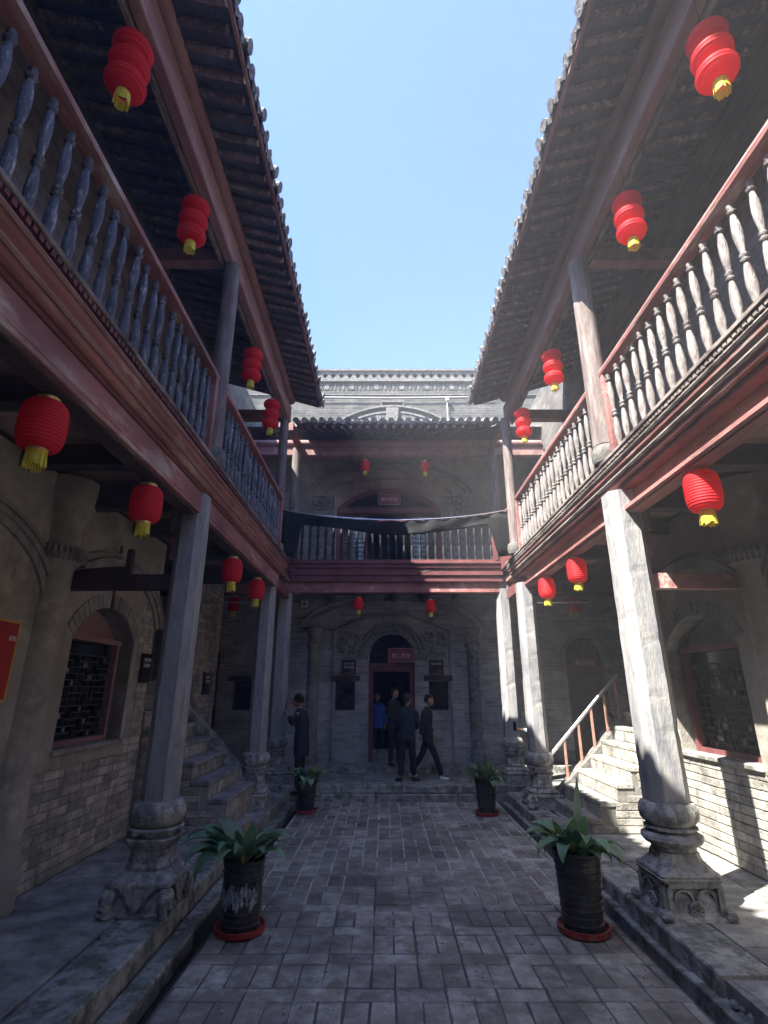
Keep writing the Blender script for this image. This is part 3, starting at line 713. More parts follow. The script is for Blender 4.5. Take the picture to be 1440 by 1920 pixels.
pillar((-2.16, 8.75, .15), 'plain', .135, .15, 3.50, 'blue-grey pillar at the foot of the left brick staircase', False)
pillar((2.16, 8.75, .15), 'lion', .140, .15, 3.50, 'bright pillar with lion-carved base beside the steel handrail', False)
pillar((-2.17, 10.32, .24), 'plain2', .150, .24, 3.90, 'rear left pillar on the platform behind the cap-wearing man', False)
pillar((2.14, 10.32, .24), 'plain2', .150, .24, 3.90, 'rear right pillar on the platform behind the outstretched phone', False)

# ------------------------------------------------------------------ upper posts
def upost(x, y, z0, z1, r, label):
    t = thing('upper_post', label, 'post', (x, y, z0), 'timber posts of the upper galleries')
    MB().lathe([(.09,0),(.125,.02),(.145,.08),(.142,.15),(.12,.20),(.09,.215)], 20).build('stone_ball_base', m_pale, t, smooth=True)
    MB().lathe([(r*1.05,.21),(r*1.03,.8),(r,1.5),(r*.95,z1-z0)], 14).build('shaft', m_post, t, smooth=True)
    return t
upost(XB[-1]+.02, 4.98, ZF, 6.60, .095, 'slender grey timber post above the front left pillar')
upost(XB[1]-.02, 4.93, ZF, 6.60, .115, 'cracked whitewashed timber post above the front right pillar')
upost(-2.07, 8.72, ZF, 6.60, .085, 'dark timber post at the far end of the left gallery')
upost(2.06, 8.72, ZF, 6.60, .09, 'sunlit brown timber post at the far end of the right gallery')
upost(-2.10, 10.32, 4.19, 6.75, .10, 'rear gallery post on the left, its foot catching sun above the banner')
upost(2.13, 10.32, 4.19, 6.75, .10, 'rear gallery post on the right, half lit above the banner')

# ------------------------------------------------------------------ balustrades
def bal_mesh(n=10):
    pr = [(.024,0),(.036,.01),(.036,.03),(.022,.045),(.020,.06),(.034,.16),(.036,.22),(.028,.33),(.020,.385),(.018,.40),(.032,.415),(.034,.43),(.020,.445),(.030,.46),(.032,.475),(.018,.49),(.020,.52),(.030,.60),(.034,.68),(.030,.76),(.019,.835),(.017,.85),(.032,.865),(.034,.88),(.018,.895),(.024,.91),(.026,.94)]
    return MB().lathe([(r, z*.95) for r, z in pr], n).mesh('baluster', True)
BM = {}
for nm, m in (('L', m_balL), ('R', m_balR), ('D', m_balD)):
    BM[nm] = bal_mesh(); BM[nm].materials.append(m)
def balustrade(s, y0, y1, label, key):
    x = XB[s]+(.01 if s > 0 else .01)
    t = thing('balustrade', label, 'balustrade', (x, y0, ZF), 'turned timber balustrades of the galleries')
    L = y1-y0; up = .96
    hr = MB().prism([(-.055,up),(.055,up),(.062,up+.03),(.045,up+.07),(-.045,up+.07),(-.062,up+.03)], 0, L, lambda u, v, w: (u, w, v))
    hr.build('handrail', m_red, t)
    MB().box(-.045, .045, 0, L, .005, .055).build('bottom_rail', m_edge, t, bevel=.006)
    n = int(L/.167); st = L/(n+.6)
    for i in range(n):
        o = link('baluster', BM[key], t, (0, (i+.8)*st, .05)); o.rotation_euler = (rj(.02), rj(.02), random.uniform(0, 6))
        w_ = random.uniform(.90, 1.02); o.scale = (w_, w_, .955)
    MB().box(-.05, .05, L-.07, L, .055, up-.002).build('end_post', m_red, t, bevel=.006)
    return t
balustrade(-1, .2, 4.86, 'balustrade of peeling blue-grey balusters on the near left gallery', 'L')
balustrade(-1, 5.10, 8.62, 'balustrade of dark peeling balusters on the far left gallery', 'L')
balustrade(1, .2, 4.79, 'balustrade of bleached grey balusters on the near right gallery', 'R')
balustrade(1, 5.08, 8.61, 'balustrade of pale slim balusters on the far right gallery', 'R')
t = thing('balustrade', 'black balustrade of the rear gallery behind the sagging banner', 'balustrade', (0, 10.15, 4.19))
MB().box(-1.98, 2.02, -.05, .05, .80, .86).build('handrail', m_redd, t, bevel=.006)
MB().box(-1.98, 2.02, -.04, .04, .001, .05).build('bottom_rail', m_redd, t, bevel=.006)
i = -1.86
while i < 1.95:
    o = link('baluster', BM['D'], t, (i, 0, .045)); o.scale = (.95, .95, .845); i += .158
for s in (-1, 1):
    MB().box(*sorted((s*1.94, s*2.06)), -.02, .02, .05, .80).build('end_panel', m_redd, t)
    cb = thing('corner_railing', 'dark boarded railing in the %s corner between wing and rear gallery' % SN[s], 'railing', (s*2.12, 9.5, 4.0))
    MB().box(-.03, .03, -.66, .72, .02, .95).build('panel', m_redd, cb, bevel=.005)
    MB().box(-.05, .05, -.68, .74, .952, 1.02).build('handrail', m_redd, cb, bevel=.006)

# ------------------------------------------------------------------ wing roofs
def tilecap_mesh():
    mb = MB(); r = .058
    prof = [(r*math.cos(R(a)), r*math.sin(R(a))) for a in range(-10, 191, 20)]
    inner = [(.75*u, .75*v) for u, v in prof[::-1]]
    mb.prism(prof+inner, .0, .34, lambda u, v, w: (u, w, v))
    mb.prism([(r*1.02*math.cos(R(a)), r*1.02*math.sin(R(a))) for a in range(0, 360, 30)], -.018, .004, lambda u, v, w: (u, w, v))
    return mb.mesh('round_tile')
def drip_mesh():
    mb = MB(); pts = [(-.065,.0),(.065,.0),(.055,-.035),(.03,-.05),(0,-.085),(-.03,-.05),(-.055,-.035)]
    mb.prism(pts, -.012, .0, lambda u, v, w: (u, w, v))
    arc_ = [(-.075+.15*i/6, -.022*math.sin(PI*i/6)) for i in range(7)]
    mb.prism(arc_+[(u, v+.014) for u, v in arc_[::-1]], 0, .30, lambda u, v, w: (u, w, v))
    return mb.mesh('drip_tile')
TC = tilecap_mesh(); TC.materials.append(m_tile); DT = drip_mesh(); DT.materials.append(m_tile)
RF = MB().lathe([(.036,0),(.036,1.0)], 8).mesh('rafter'); RF.materials.append(m_raft)
SL = .30     # slope
ZE = 6.97    # underside of the eaves
for s in (-1, 1):
    xe = abs(XE[s]); zb = abs(XB[s]); yend = 8.95 if s < 0 else 8.85; pit = .19
    t = thing('wing_roof', 'tiled eaves roof over the %s gallery with exposed rafter ends' % SN[s], 'roof', (s*xe, 0, ZE))
    ze = ZE
    th = math.atan(SL)
    zat = lambda x: ze+(abs(x)-xe)*SL
    # underboard, following the slope
    n = int((yend+1.5)/pit)
    ub = MB(); ub.prism([(s*(xe-.0), ze+.05), (s*3.7, ze+.05+(3.7-xe)*SL), (s*3.7, ze+.075+(3.7-xe)*SL), (s*xe, ze+.075)], -1.5, yend, lambda u, v, w: (u-s*xe, w, v-ZE)); ub.build('underboard', m_under, t)
    # close rows of thin boarding across the rafters
    for i in range(n):
        y = yend-.06-i*pit
        o = link('rafter', RF, t, (s*.015, y, .012)); l = (3.32-xe)/math.cos(th)
        o.rotation_euler = (0, s*(PI/2-th), 0) ; o.scale = (1, 1, l)
        o.location = (s*(.02+random.uniform(0,.07)), y+rj(.014), .014-random.uniform(0,.008)); o.rotation_euler.z = rj(.012)
        c = link('round_tile', TC, t, (-s*.030+rj(.022), y+rj(.012), .105+rj(.012))); c.rotation_euler = (R(0), 0, 0)
        q = Matrix.Rotation(-s*PI/2, 3, 'Z') @ Matrix.Rotation(th, 3, 'X')
        c.rotation_euler = q.to_euler(); c.rotation_euler.z += rj(.09); c.rotation_euler.x += rj(.05); c.scale = (1+rj(.12), 1, 1+rj(.14))
        d = link('drip_tile', DT, t, (-s*.028+rj(.006), y+pit/2, .095)); d.rotation_euler = q.to_euler(); d.rotation_euler.z += rj(.04)
    # eaves board
    MB().box(*sorted((0, s*.03)), -1.5, yend, .012, .05).build('eaves_board', m_mauve, t)
    # tile courses further up: lines of laid tiles
    cr = MB(); dz = lambda a: .10+a*SL
    for i in range(n):
        y = yend-.06-i*pit
        for a0 in (.0,):
            prof = [(.06*math.cos(R(q_)), .06*math.sin(R(q_))) for q_ in range(0, 181, 30)]
            vs = [(s*.28, y+u, dz(.28)+v) for u, v in prof]+[(s*2.3, y+u, dz(2.3)+v) for u, v in prof]
            m_ = len(prof); cr.add(vs, [(k_, k_+1, m_+k_+1, m_+k_) for k_ in range(m_-1)])
    cr.add([(s*.0, -1.5, dz(0)-.01), (s*2.4, -1.5, dz(2.4)-.01), (s*2.4, yend, dz(2.4)-.01), (0, yend, dz(0)-.01)], [(0,1,2,3)])
    cr.build('tile_courses', m_tile, t, kind='stuff')
    # back slope so that the roof is solid from above
    MB().prism([(s*2.3, dz(2.3)-.02), (s*3.6, dz(2.3)-.5), (s*3.6, dz(2.3)-.6), (s*2.3, dz(2.3)-.12)], -1.5, yend, lambda u, v, w: (u, w, v)).build('rear_slope', m_tile, t)
    # beams under the rafters
    bx = zb-xe
    MB().tube([(s*(bx-.03), y_, .12) for y_ in (-1.5, 4.9, yend-.05)], .075, 14).build('round_purlin', m_mauve, t, smooth=True)
    MB().box(*sorted((s*(bx-.05), s*(bx+.06))), -1.5, 8.85, -.38, -.05).build('upper_beam', m_mauve, t, bevel=.01)
    MB().box(*sorted((s*(bx+.07), s*(bx+.12))), -1.5, 8.85, -.41, -.15).build('inner_beam', m_edge, t, bevel=.008)
    for yy in (1.25, 4.95, 8.75):
        MB().box(*sorted((s*(bx+.13), s*(3.3-xe))), yy-.07, yy+.07, -.38, -.18).build('tie_beam', m_mauve, t, bevel=.008)

# ------------------------------------------------------------------ rear building
FX = lambda y0: (lambda u, v, w: (u, y0-w, v))
fx = FX(12.0)
dcx = -.045
door = [(-.55, .36), (.46, .36), (.46, 2.45)] + [(dcx+.505*math.cos(R(a)), 2.45+.56*math.sin(R(a))) for a in range(10, 171, 10)] + [(-.55, 2.45)]
wL = [(-1.27, 1.38), (-.84, 1.38), (-.84, 1.97), (-1.27, 1.97)]
wR = [(.76, 1.38), (1.18, 1.38), (1.18, 1.97), (.76, 1.97)]
wFL = [(-3.50, 1.38), (-3.02, 1.38), (-3.02, 1.98), (-3.50, 1.98)]
rdo = [(3.80, .36), (4.68, .36), (4.68, 2.45)] + [(4.24+.44*math.cos(R(a)), 2.45+.48*math.sin(R(a))) for a in range(10, 171, 10)] + [(3.80, 2.45)]
ldo = [(-4.68, .36), (-3.84, .36), (-3.84, 2.45)] + [(-4.26+.42*math.cos(R(a)), 2.45+.46*math.sin(R(a))) for a in range(10, 171, 10)] + [(-4.68, 2.45)]
uc = -.1; uhw = 1.26; ur = .52; uR = (uhw*uhw+ur*ur)/(2*ur); uang = math.degrees(math.asin(uhw/uR))
udo = [(uc-uhw, 4.2), (uc+uhw, 4.2)] + [(uc+uR*math.sin(R(a)), 6.5-uR+uR*math.cos(R(a))) for a in [uang-2*uang*i/16 for i in range(17)]]
bb = curve_solid([(-5.6, -.1), (5.6, -.1), (5.6, 4.1), (-5.6, 4.1)], [door, wL, wR, wFL, rdo, ldo], fx, -.4, 0).build('rear_building', m_backlow)
tag(bb, 'two-storey grey brick rear building with arched doors and a pierced parapet', 'building')
curve_solid([(-5.6, 4.102), (5.6, 4.102), (5.6, 7.6), (-5.6, 7.6)], [udo], fx, -.4, 0).build('upper_wall', m_plaster, bb)
MB().box(-5.6, 5.6, 12.0, 12.4, 7.602, 9.56).build('attic_wall', m_backwall, bb)
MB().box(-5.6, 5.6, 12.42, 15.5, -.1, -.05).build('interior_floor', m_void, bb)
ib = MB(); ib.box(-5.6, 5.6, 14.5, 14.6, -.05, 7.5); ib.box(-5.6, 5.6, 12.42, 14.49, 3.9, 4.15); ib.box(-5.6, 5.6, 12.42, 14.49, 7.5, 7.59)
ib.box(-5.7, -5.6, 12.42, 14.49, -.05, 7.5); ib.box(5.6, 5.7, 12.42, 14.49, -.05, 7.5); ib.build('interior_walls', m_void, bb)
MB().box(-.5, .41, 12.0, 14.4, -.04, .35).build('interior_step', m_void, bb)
# arch mouldings round the main door
am = MB()
for r0, w_, dd in ((.53,.10,.05), (.66,.05,.09), (.74,.05,.05)):
    pts = [(dcx+r0*math.cos(R(a)), 2.42+r0*1.06*math.sin(R(a))) for a in range(0, 181, 9)]
    am.band(pts, -w_, fx, .0, dd)
am.build('door_arch_moulding', m_pil, bb)
for cx_, r_ in ((4.24, .46), (-4.26, .44)):
    a2 = MB(); a2.band([(cx_+r_*math.cos(R(a)), 2.42+r_*1.06*math.sin(R(a))) for a in range(0, 181, 9)], -.10, fx, 0, .05); a2.build('door_arch_moulding', m_soot, bb)
# square surround with chamfered shoulders (raised frame) and pilasters
sf = MB()
sf.band([(-1.36, .36), (-1.36, 3.05), (-.95, 3.22), (-.5, 3.42), (.35, 3.42), (.85, 3.22), (1.27, 3.05), (1.27, .36)], -.05, fx, 0, .05)
sf.build('raised_surround', m_soot, bb)
rel = MB()   # rough relief carving in the spandrels
for i in range(150):
    sx = random.choice((-1, 1)); x = -.045+sx*random.uniform(.66, 1.18); z = random.uniform(2.45, 3.02)
    w = random.uniform(.012, .05); h = random.uniform(.01, .05)
    if math.hypot(x+.045, (z-2.42)) < .84: continue
    rel.box(x-w, x+w, 12-random.uniform(.015,.04), 12.0, z-h, z+h)
rel.build('relief_carving', m_pil, bb, kind='stuff')
for x in (-1.76, 1.75):
    p = MB(); p.lathe([(.16,.36),(.16,.5),(.13,.55),(.13,2.66),(.17,2.70),(.18,2.76),(.14,2.80),(.13,2.84),(.15,2.95),(.19,3.05),(.19,3.10)], 16, (x, 12.0, 0)); p.build('engaged_pilaster', m_soot if x < 0 else m_pil, bb, smooth=True)
for sx in (-1, 1):       # blind relieving arch over the ground floor
    pass
ra = MB(); ra.band([(-.05+1.9*math.cos(R(a)), 3.0+.72*math.sin(R(a))) for a in range(5, 176, 6)], -.05, fx, 0, .04)
ra.band([(-.05+2.1*math.cos(R(a)), 3.0+.85*math.sin(R(a))) for a in range(5, 176, 6)], -.04, fx, 0, .05); ra.build('relieving_arch', m_soot, bb)
# main door frame, transom bars, leaf-less opening
fr = MB()
fr.prism([(-.55,.36),(-.45,.36),(-.45,2.32),(-.55,2.32)], -.22, -.10, fx); fr.prism([(.36,.36),(.46,.36),(.46,2.32),(.36,2.32)], -.22, -.10, fx)
fr.prism([(-.55,2.18),(.46,2.18),(.46,2.26),(-.55,2.26)], -.21, -.09, fx); fr.prism([(-.55,2.262),(.46,2.262),(.46,2.36),(-.55,2.36)], -.2, -.07, fx)
df = fr.build('door_frame', m_redd, bb)
bars = MB()
for i in range(11):
    x = -.50+i*.092; hgt = .56*math.sqrt(max(0, 1-((x-dcx)/.51)**2)); bars.box(x-.012, x+.012, 12.13, 12.16, 2.361, 2.45+hgt)
bars.box(-.5, .42, 12.125, 12.165, 2.53, 2.555); bars.build('transom_bars', m_lat, df)
MB().prism([(-.45,.36),(.36,.36),(.36,.60),(-.45,.60)], -.2, -.12, fx).build('threshold', m_kerb, bb)
# frames of the side-alley doors
for d0, d1, cx_, w_ in ((3.80, 4.68, 4.24, .44), (-4.68, -3.84, -4.26, .42)):
    fr = MB(); fr.prism([(d0,.36),(d0+.08,.36),(d0+.08,2.3),(d0,2.3)], -.22, -.1, fx); fr.prism([(d1-.08,.36),(d1,.36),(d1,2.3),(d1-.08,2.3)], -.22, -.1, fx)
    fr.prism([(d0,2.12),(d1,2.12),(d1,2.3),(d0,2.3)], -.21, -.09, fx); f2 = fr.build('door_frame', m_redd, bb)
    bars = MB()
    for i in range(9):
        x = d0+.05+i*(d1-d0-.1)/8; hgt = .48*math.sqrt(max(0, 1-((x-cx_)/w_)**2)); bars.box(x-.01, x+.01, 12.13, 12.155, 2.3, 2.45+hgt)
    bars.build('transom_bars', m_edge if cx_ > 0 else m_lat, f2)
    MB().box(d0, d1, 12.30, 12.34, .36, 2.3).build('door_leaf', m_dark, bb)
# small barred windows with timber lintels
for q in (wL, wR, wFL):
    x0, x1 = q[0][0], q[1][0]
    w = MB(); w.band([(x0+.012,1.392),(x1-.012,1.392),(x1-.012,1.955),(x0+.012,1.955),(x0+.012,1.392)], .02, fx, -.15, -.06)
    wo = w.build('small_window', m_lat, bb); gr = MB()
    for i in range(1, 9): gr.box(x0+(x1-x0)*i/9-.004, x0+(x1-x0)*i/9+.004, 12.10, 12.115, 1.39, 1.96)
    for i in range(1, 11): gr.box(x0+.02, x1-.02, 12.10, 12.116, 1.39+.57*i/11-.004, 1.39+.57*i/11+.004)
    gr.build('window_grille', m_lat, wo)
    MB().box(x0, x1, 12.16, 12.17, 1.38, 1.97).build('pane', m_glass, wo)
    MB().box(x0-.10, x1+.10, 11.93, 12.02, 1.985, 2.09).build('lintel', m_dark, bb, bevel=.008)
# upper door: red arched frame, transom, shutters
uf = MB(); b_ = udo[2:]
uf.band(b_[::-1], -.11, fx, -.14, -.02)
uf.prism([(uc-uhw,4.2),(uc-uhw+.11,4.2),(uc-uhw+.11,6.0),(uc-uhw,6.0)], -.14, -.02, fx); uf.prism([(uc+uhw-.11,4.2),(uc+uhw,4.2),(uc+uhw,6.0),(uc+uhw-.11,6.0)], -.14, -.02, fx)
uf.prism([(uc-uhw,5.86),(uc+uhw,5.86),(uc+uhw,6.0),(uc-uhw,6.0)], -.13, -.01, fx)
uo = uf.build('upper_door_frame', m_redd, bb)
MB().prism([(u, v) for u, v in [(uc-uhw,6.0),(uc+uhw,6.0)]+b_], -.24, -.2, fx).build('fanlight', m_glass, uo)
fl = MB()
for i in range(-5, 6): fl.box(uc+i*.2-.008, uc+i*.2+.008, 12.19, 12.2, 6.0, 6.0+.48*(1-(i*.2/1.25)**2)); 
for z in (6.1, 6.2, 6.3): fl.box(uc-1.1*(1-(z-6)/.9), uc+1.1*(1-(z-6)/.9), 12.185, 12.2, z-.006, z+.006)
fl.build('fanlight_lattice', m_lat, uo)
for x0, x1 in ((uc-uhw+.12, uc-.52), (uc+.52, uc+uhw-.12)):
    le = MB(); le.band([(x0,4.22),(x1,4.22),(x1,5.85),(x0,5.85),(x0,4.22)], .05, fx, -.2, -.12)
    lo = le.build('door_leaf', m_redd, uo); la = MB()
    for i in range(1, 5): la.box(x0+(x1-x0)*i/5-.008, x0+(x1-x0)*i/5+.008, 12.14, 12.16, 4.26, 5.8)
    for i in range(1, 14): la.box(x0+.05, x1-.05, 12.142, 12.16, 4.26+1.55*i/14-.007, 4.26+1.55*i/14+.007)
    la.build('lattice', m_lat, lo); MB().box(x0+.05, x1-.05, 12.165, 12.175, 4.26, 5.8).build('pane', m_glass, lo)
# upper pilasters with remnants of carved capitals, arch bands
for x0, x1 in ((-1.96, -1.42), (1.22, 1.86)):
    MB().box(x0, x1, 11.94, 12.0, 4.19, 6.28).build('flat_pilaster', m_pil, bb)
    cp = MB(); cx_ = (x0+x1)/2+(.03 if x0 > 0 else -.02)
    for i in range(34):
        a = random.uniform(0, 6.28); r_ = random.uniform(0, .17)
        cp.lathe([(.01,-.03),(.035,-.02),(.045,0),(.03,.03),(.008,.04)], 6, (cx_+r_*math.cos(a), 11.92+rj(.02), 6.08+r_*1.2*math.sin(a)))
    cp.build('carved_capital', m_pale if x0 < 0 else m_pil, bb)
ub_ = MB()
for rx, rz, w_, dd in ((2.0, .82, .06, .06), (1.85, .70, .08, .03), (1.52, .42, .05, .04)):
    ub_.band([(uc+rx*math.cos(R(a)), 6.3+rz*math.sin(R(a))) for a in range(4, 177, 6)], -w_, fx, 0, dd)
ub_.build('upper_arch_moulding', m_soot, bb, kind='stuff')
# attic: moulding bands, blind arch with keystone, frieze, pierced parapet
bz = MB(); ARX = 2.42; acz = 8.78-ARX
A2 = lambda r_: [(r_*math.sin(R(a)), acz+r_*math.cos(R(a))) for a in range(-37, 38, 3)]
bz.band(A2(ARX), -.05, fx, 0, .08); bz.band(A2(ARX-.16), -.05, fx, 0, .05); bz.build('attic_arch_moulding', m_pale, bb)
for i in range(36):
    a0 = -34+i*1.9; a1 = a0+1.5
    if abs(a0+.75) < 2.4: continue
    pp = lambda r_, a: (r_*math.sin(R(a)), acz+r_*math.cos(R(a)))
    MB().prism([pp(2.02, a0), pp(2.02, a1), pp(2.19, a1), pp(2.19, a0)], 0, .03+rj(.006), fx).build('voussoir', m_pale, bb)
MB().prism([(-.13, 8.22), (.13, 8.22), (.17, 8.70), (-.17, 8.70)], 0, .10, fx).build('keystone', m_pale, bb, bevel=.01)
hk = MB(); hk.band([(-.30,8.76),(-.30,8.92),(.30,8.92),(.30,8.76)], -.05, fx, 0, .07); hk.build('keystone_hood', m_pale, bb)
fz = MB(); fz.box(-5.6, 5.6, 11.93, 12.0, 9.50, 9.56); fz.box(-5.6, 5.6, 11.96, 12.0, 9.10, 9.13)
for i in range(56):
    x = -3.05+i*.11; z = 9.36
    fz.box(x-.035, x+.035, 11.988-.004*(i % 2), 12.0, z-.05, z+.05); fz.box(x-.014, x+.014, 11.984, 12.0, z-.09, z+.09)
    if i % 6 == 0: fz.box(x-.06, x+.06, 11.982, 12.0, z-.08, z+.08)
fz.build('frieze', m_pale, bb)
pp_ = MB(); cw = .2165; x0 = -16*cw-.045
MB().box(-3.7, 3.7, 12.12, 12.2, 9.56, 9.80).build('parapet_backing', m_void, bb)  # near-black sheet: shade inside the pierced crosses put into colour
for i in range(33):
    cx_ = x0+i*cw; b0, b1 = cx_-cw/2, cx_+cw/2; z0, z1 = 9.562, 9.80; cz = 9.675; a = .068; t_ = .028
    p = MB()
    y0, y1 = 11.95, 12.115
    p.box(b0, cx_-a, y0, y1, z0, z1); p.box(cx_+a, b1, y0, y1, z0, z1)
    p.box(cx_-a, cx_+a, y0, y1, z0, cz-a); p.box(cx_-a, cx_+a, y0, y1, cz+a, z1)
    for sx in (-1, 1):
        for sz in (-1, 1):
            p.box(*sorted((cx_+sx*t_, cx_+sx*a)), y0, y1, *sorted((cz+sz*t_, cz+sz*a)))
    p.build('parapet_tile', m_pale, bb)
MB().box(-3.7, 3.7, 11.90, 12.25, 9.802, 9.86).build('parapet_coping', m_pale, bb)
# white tube and cable on the attic
cb = thing('attic_conduit', 'thin white conduit strung across the sunlit attic wall', 'pipe', (0, 11.9, 9.0))
MB().tube([(-2.3, .03, .02), (0, .03, 0), (2.6, .03, .03)], .012, 6).build('pipe_run', m_white, cb)
MB().tube([(1.42, .04, -.05), (1.42, .04, -.7)], .01, 6).build('pipe_drop', m_white, cb)
MB().box(1.38, 1.46, -.02, .06, -.09, -.03).build('junction_box', m_white, cb)
# ------------------------------------------------------------------ rear roof
t = thing('rear_roof', 'tiled lean-to roof over the rear gallery, its eaves row sunlit', 'roof', (0, 9.42, 6.82))
th = math.atan(.44); pit = .175
MB().prism([(.02,.06),(2.55,.06+2.55*.44),(2.55,.09+2.55*.44),(.02,.09)], -2.0, 2.05, lambda u, v, w: (w, u, v)).build('underboard', m_under, t)
MB().prism([(.0,.10),(2.56,.10+2.56*.44),(2.56,.13+2.56*.44),(0,.13)], -2.02, 2.07, lambda u, v, w: (w, u, v)).build('tile_bed', m_tile, t)
for s in (-1, 1):
    MB().prism([(1.0,.092+.44),(2.56,.092+2.56*.44),(2.56,.17+2.56*.44),(1.0,.17+.44)], s*1.98, s*3.45, lambda u, v, w: (w, u, v)).build('corner_slope', m_tile, t)  # unseen corner roof, cut to block sun on the wall yet light the post
for i in range(24):
    x = -1.99+i*pit
    if x > 2.06: break
    c = link('round_tile', TC, t, (x, -.035+rj(.006), .13+rj(.008))); c.rotation_euler = (th, 0, rj(.05))
    d = link('drip_tile', DT, t, (x+pit/2, -.03, .11+rj(.006))); d.rotation_euler = (th, 0, rj(.05))
    r = link('rafter', RF, t, (x+.05, .03+rj(.015), .018)); r.rotation_euler = (-(PI/2-th), 0, 0); r.scale = (1, 1, 2.4)
cr = MB()
for i in range(24):
    x = -1.99+i*pit; prof = [(.06*math.cos(R(q_)), .06*math.sin(R(q_))) for q_ in range(0, 181, 30)]; m_ = len(prof)
    vs = [(x+u, .28, .13+.28*.44+v) for u, v in prof]+[(x+u, 2.5, .13+2.5*.44+v) for u, v in prof]; cr.add(vs, [(k_, k_+1, m_+k_+1, m_+k_) for k_ in range(m_-1)])
cr.build('tile_courses', m_tile, t, kind='stuff')
MB().box(-3.25, 3.25, .88, 1.02, -.22, -.02).build('upper_beam', m_mauve, t, bevel=.008)
MB().tube([(-3.2, .9, .06), (3.2, .9, .06)], .08, 12).build('round_purlin', m_mauve, t, smooth=True)
MB().box(-3.25, 3.25, .90, 1.0, .0, .05).build('beam_board', m_dark, t)
for s in (-1, 1):
    MB().box(*sorted((s*2.06+.02, s*2.16+.02)), .05, .9, -.06, .12).build('end_bracket', m_mauve, t, bevel=.01)

# ------------------------------------------------------------------ thin haze, added to lift the shade like lens glare
hz = MB().box(-9, 9, -9, 17, -1.6, 11.5).mesh('haze'); hm = bpy.data.materials.new('glare_haze'); hm.use_nodes = True
hn = hm.node_tree.nodes; hn.remove(hn['Principled BSDF']); pv = hn.new('ShaderNodeVolumePrincipled')
pv.inputs['Color'].default_value = (.92,.95,1,1); pv.inputs['Density'].default_value = 0.0085; pv.inputs['Anisotropy'].default_value = .2
hm.node_tree.links.new(pv.outputs[0], hn['Material Output'].inputs['Volume']); hz.materials.append(hm)
link('haze', hz, kind='stuff')

# ------------------------------------------------------------------ staircases
def stair(s, label):
    t = thing('brick_staircase', label, 'staircase', (s*2.4, 7.9, .15))
    ya, yb = 7.22, 8.62
    if s > 0: st = [(2.30,.30),(2.46,.49),(2.69,.69),(2.89,.88),(3.09,1.08),(3.30,1.28),(3.50,1.48),(3.70,1.68),(3.9,1.88)]
    else:     st = [(2.02,.33),(2.14,.52),(2.38,.72),(2.61,.93),(2.85,1.13),(3.08,1.33),(3.30,1.53),(3.5,1.73),(3.7,1.93)]
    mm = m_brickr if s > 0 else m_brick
    if s < 0: st = st[1:]; 
    for i, (x, z) in enumerate(st):
        x2 = st[i+1][0] if i+1 < len(st) else 5.2
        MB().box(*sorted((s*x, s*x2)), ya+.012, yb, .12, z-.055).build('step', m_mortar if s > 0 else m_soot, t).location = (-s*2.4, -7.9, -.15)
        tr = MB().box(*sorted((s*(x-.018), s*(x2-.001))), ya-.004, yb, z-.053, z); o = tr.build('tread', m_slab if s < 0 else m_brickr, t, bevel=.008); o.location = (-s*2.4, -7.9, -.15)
    def F(u, v, w): return (s*u-s*2.4, ya+.012-w-7.9, v-.15)
    hol = []
    # near face bricks only under the treads
    def keep(u, v):
        zt = max([z for x, z in st if x < u-.06] or [0]); return v+.085 < zt-.045 and u < 3.28
    brickwork(F, st[0][0]+.01, 3.29, .15, 1.4, [], .32, .083, mm, t, 300, keep=keep)
    # risers: bricks set on end
    for (x, z) in st[:6]:
        mb = MB(); yy = ya+.02
        while yy < yb-.05:
            mb.box(*sorted((s*(x-.012), s*(x+.01))), yy, min(yy+.068, yb), max(z-.19, .15), z-.058); yy += .075
        o = mb.build('riser_bricks', mm, t); o.location = (-s*2.4, -7.9, -.15)
    # sloping kerb on the far side
    if s > 0: x0, z0, x1, z1 = 2.30, .27, 3.50, 1.35
    else:     x0, z0, x1, z1 = 2.16, .47, 3.60, 1.85
    o = MB().prism([(s*x0, z0-.06), (s*(x0+.02), z0+.06), (s*x1, z1+.06), (s*x1, z1-.10), (s*(x0+.1), z0-.08)], yb+.002, yb+.20, lambda u, v, w: (u-s*2.4, w-7.9, v-.15)).build('sloping_kerb', m_pale if s > 0 else m_kerb, t, bevel=.012)
    o = MB().prism([(s*(x0+.05), .12), (s*(x0+.05), z0-.05), (s*x1, z1-.11), (s*x1, .12)], yb+.01, yb+.18, lambda u, v, w: (u-s*2.4, w-7.9, v-.15)).build('kerb_wall', m_brickr if s > 0 else m_brick, t)
    return t
stair(-1, 'shaded brick steps rising to the left behind the front left pillar')
stair(1, 'sunlit pale brick steps rising to the right with a sloping stone kerb')
hr = thing('stair_handrail', 'bright steel handrail on orange pickets beside the sunlit steps', 'handrail', (2.9, 8.72, .9))
MB().tube([(2.33-2.9, 0, .86-.9), (3.12-2.9, 0, 1.65-.9), (3.52-2.9, 0, 2.04-.9)], .028, 10).build('steel_rail', m_steel, hr, smooth=True)
for x, z0, z1 in ((2.56, .50, 1.06), (2.80, .72, 1.30), (3.02, .93, 1.52), (3.25, 1.13, 1.74), (3.46, 1.3, 1.95)):
    MB().box(x-.018-2.9, x+.018-2.9, -.016, .016, z0-.9, z1-.9).build('picket', m_picket, hr, bevel=.004)

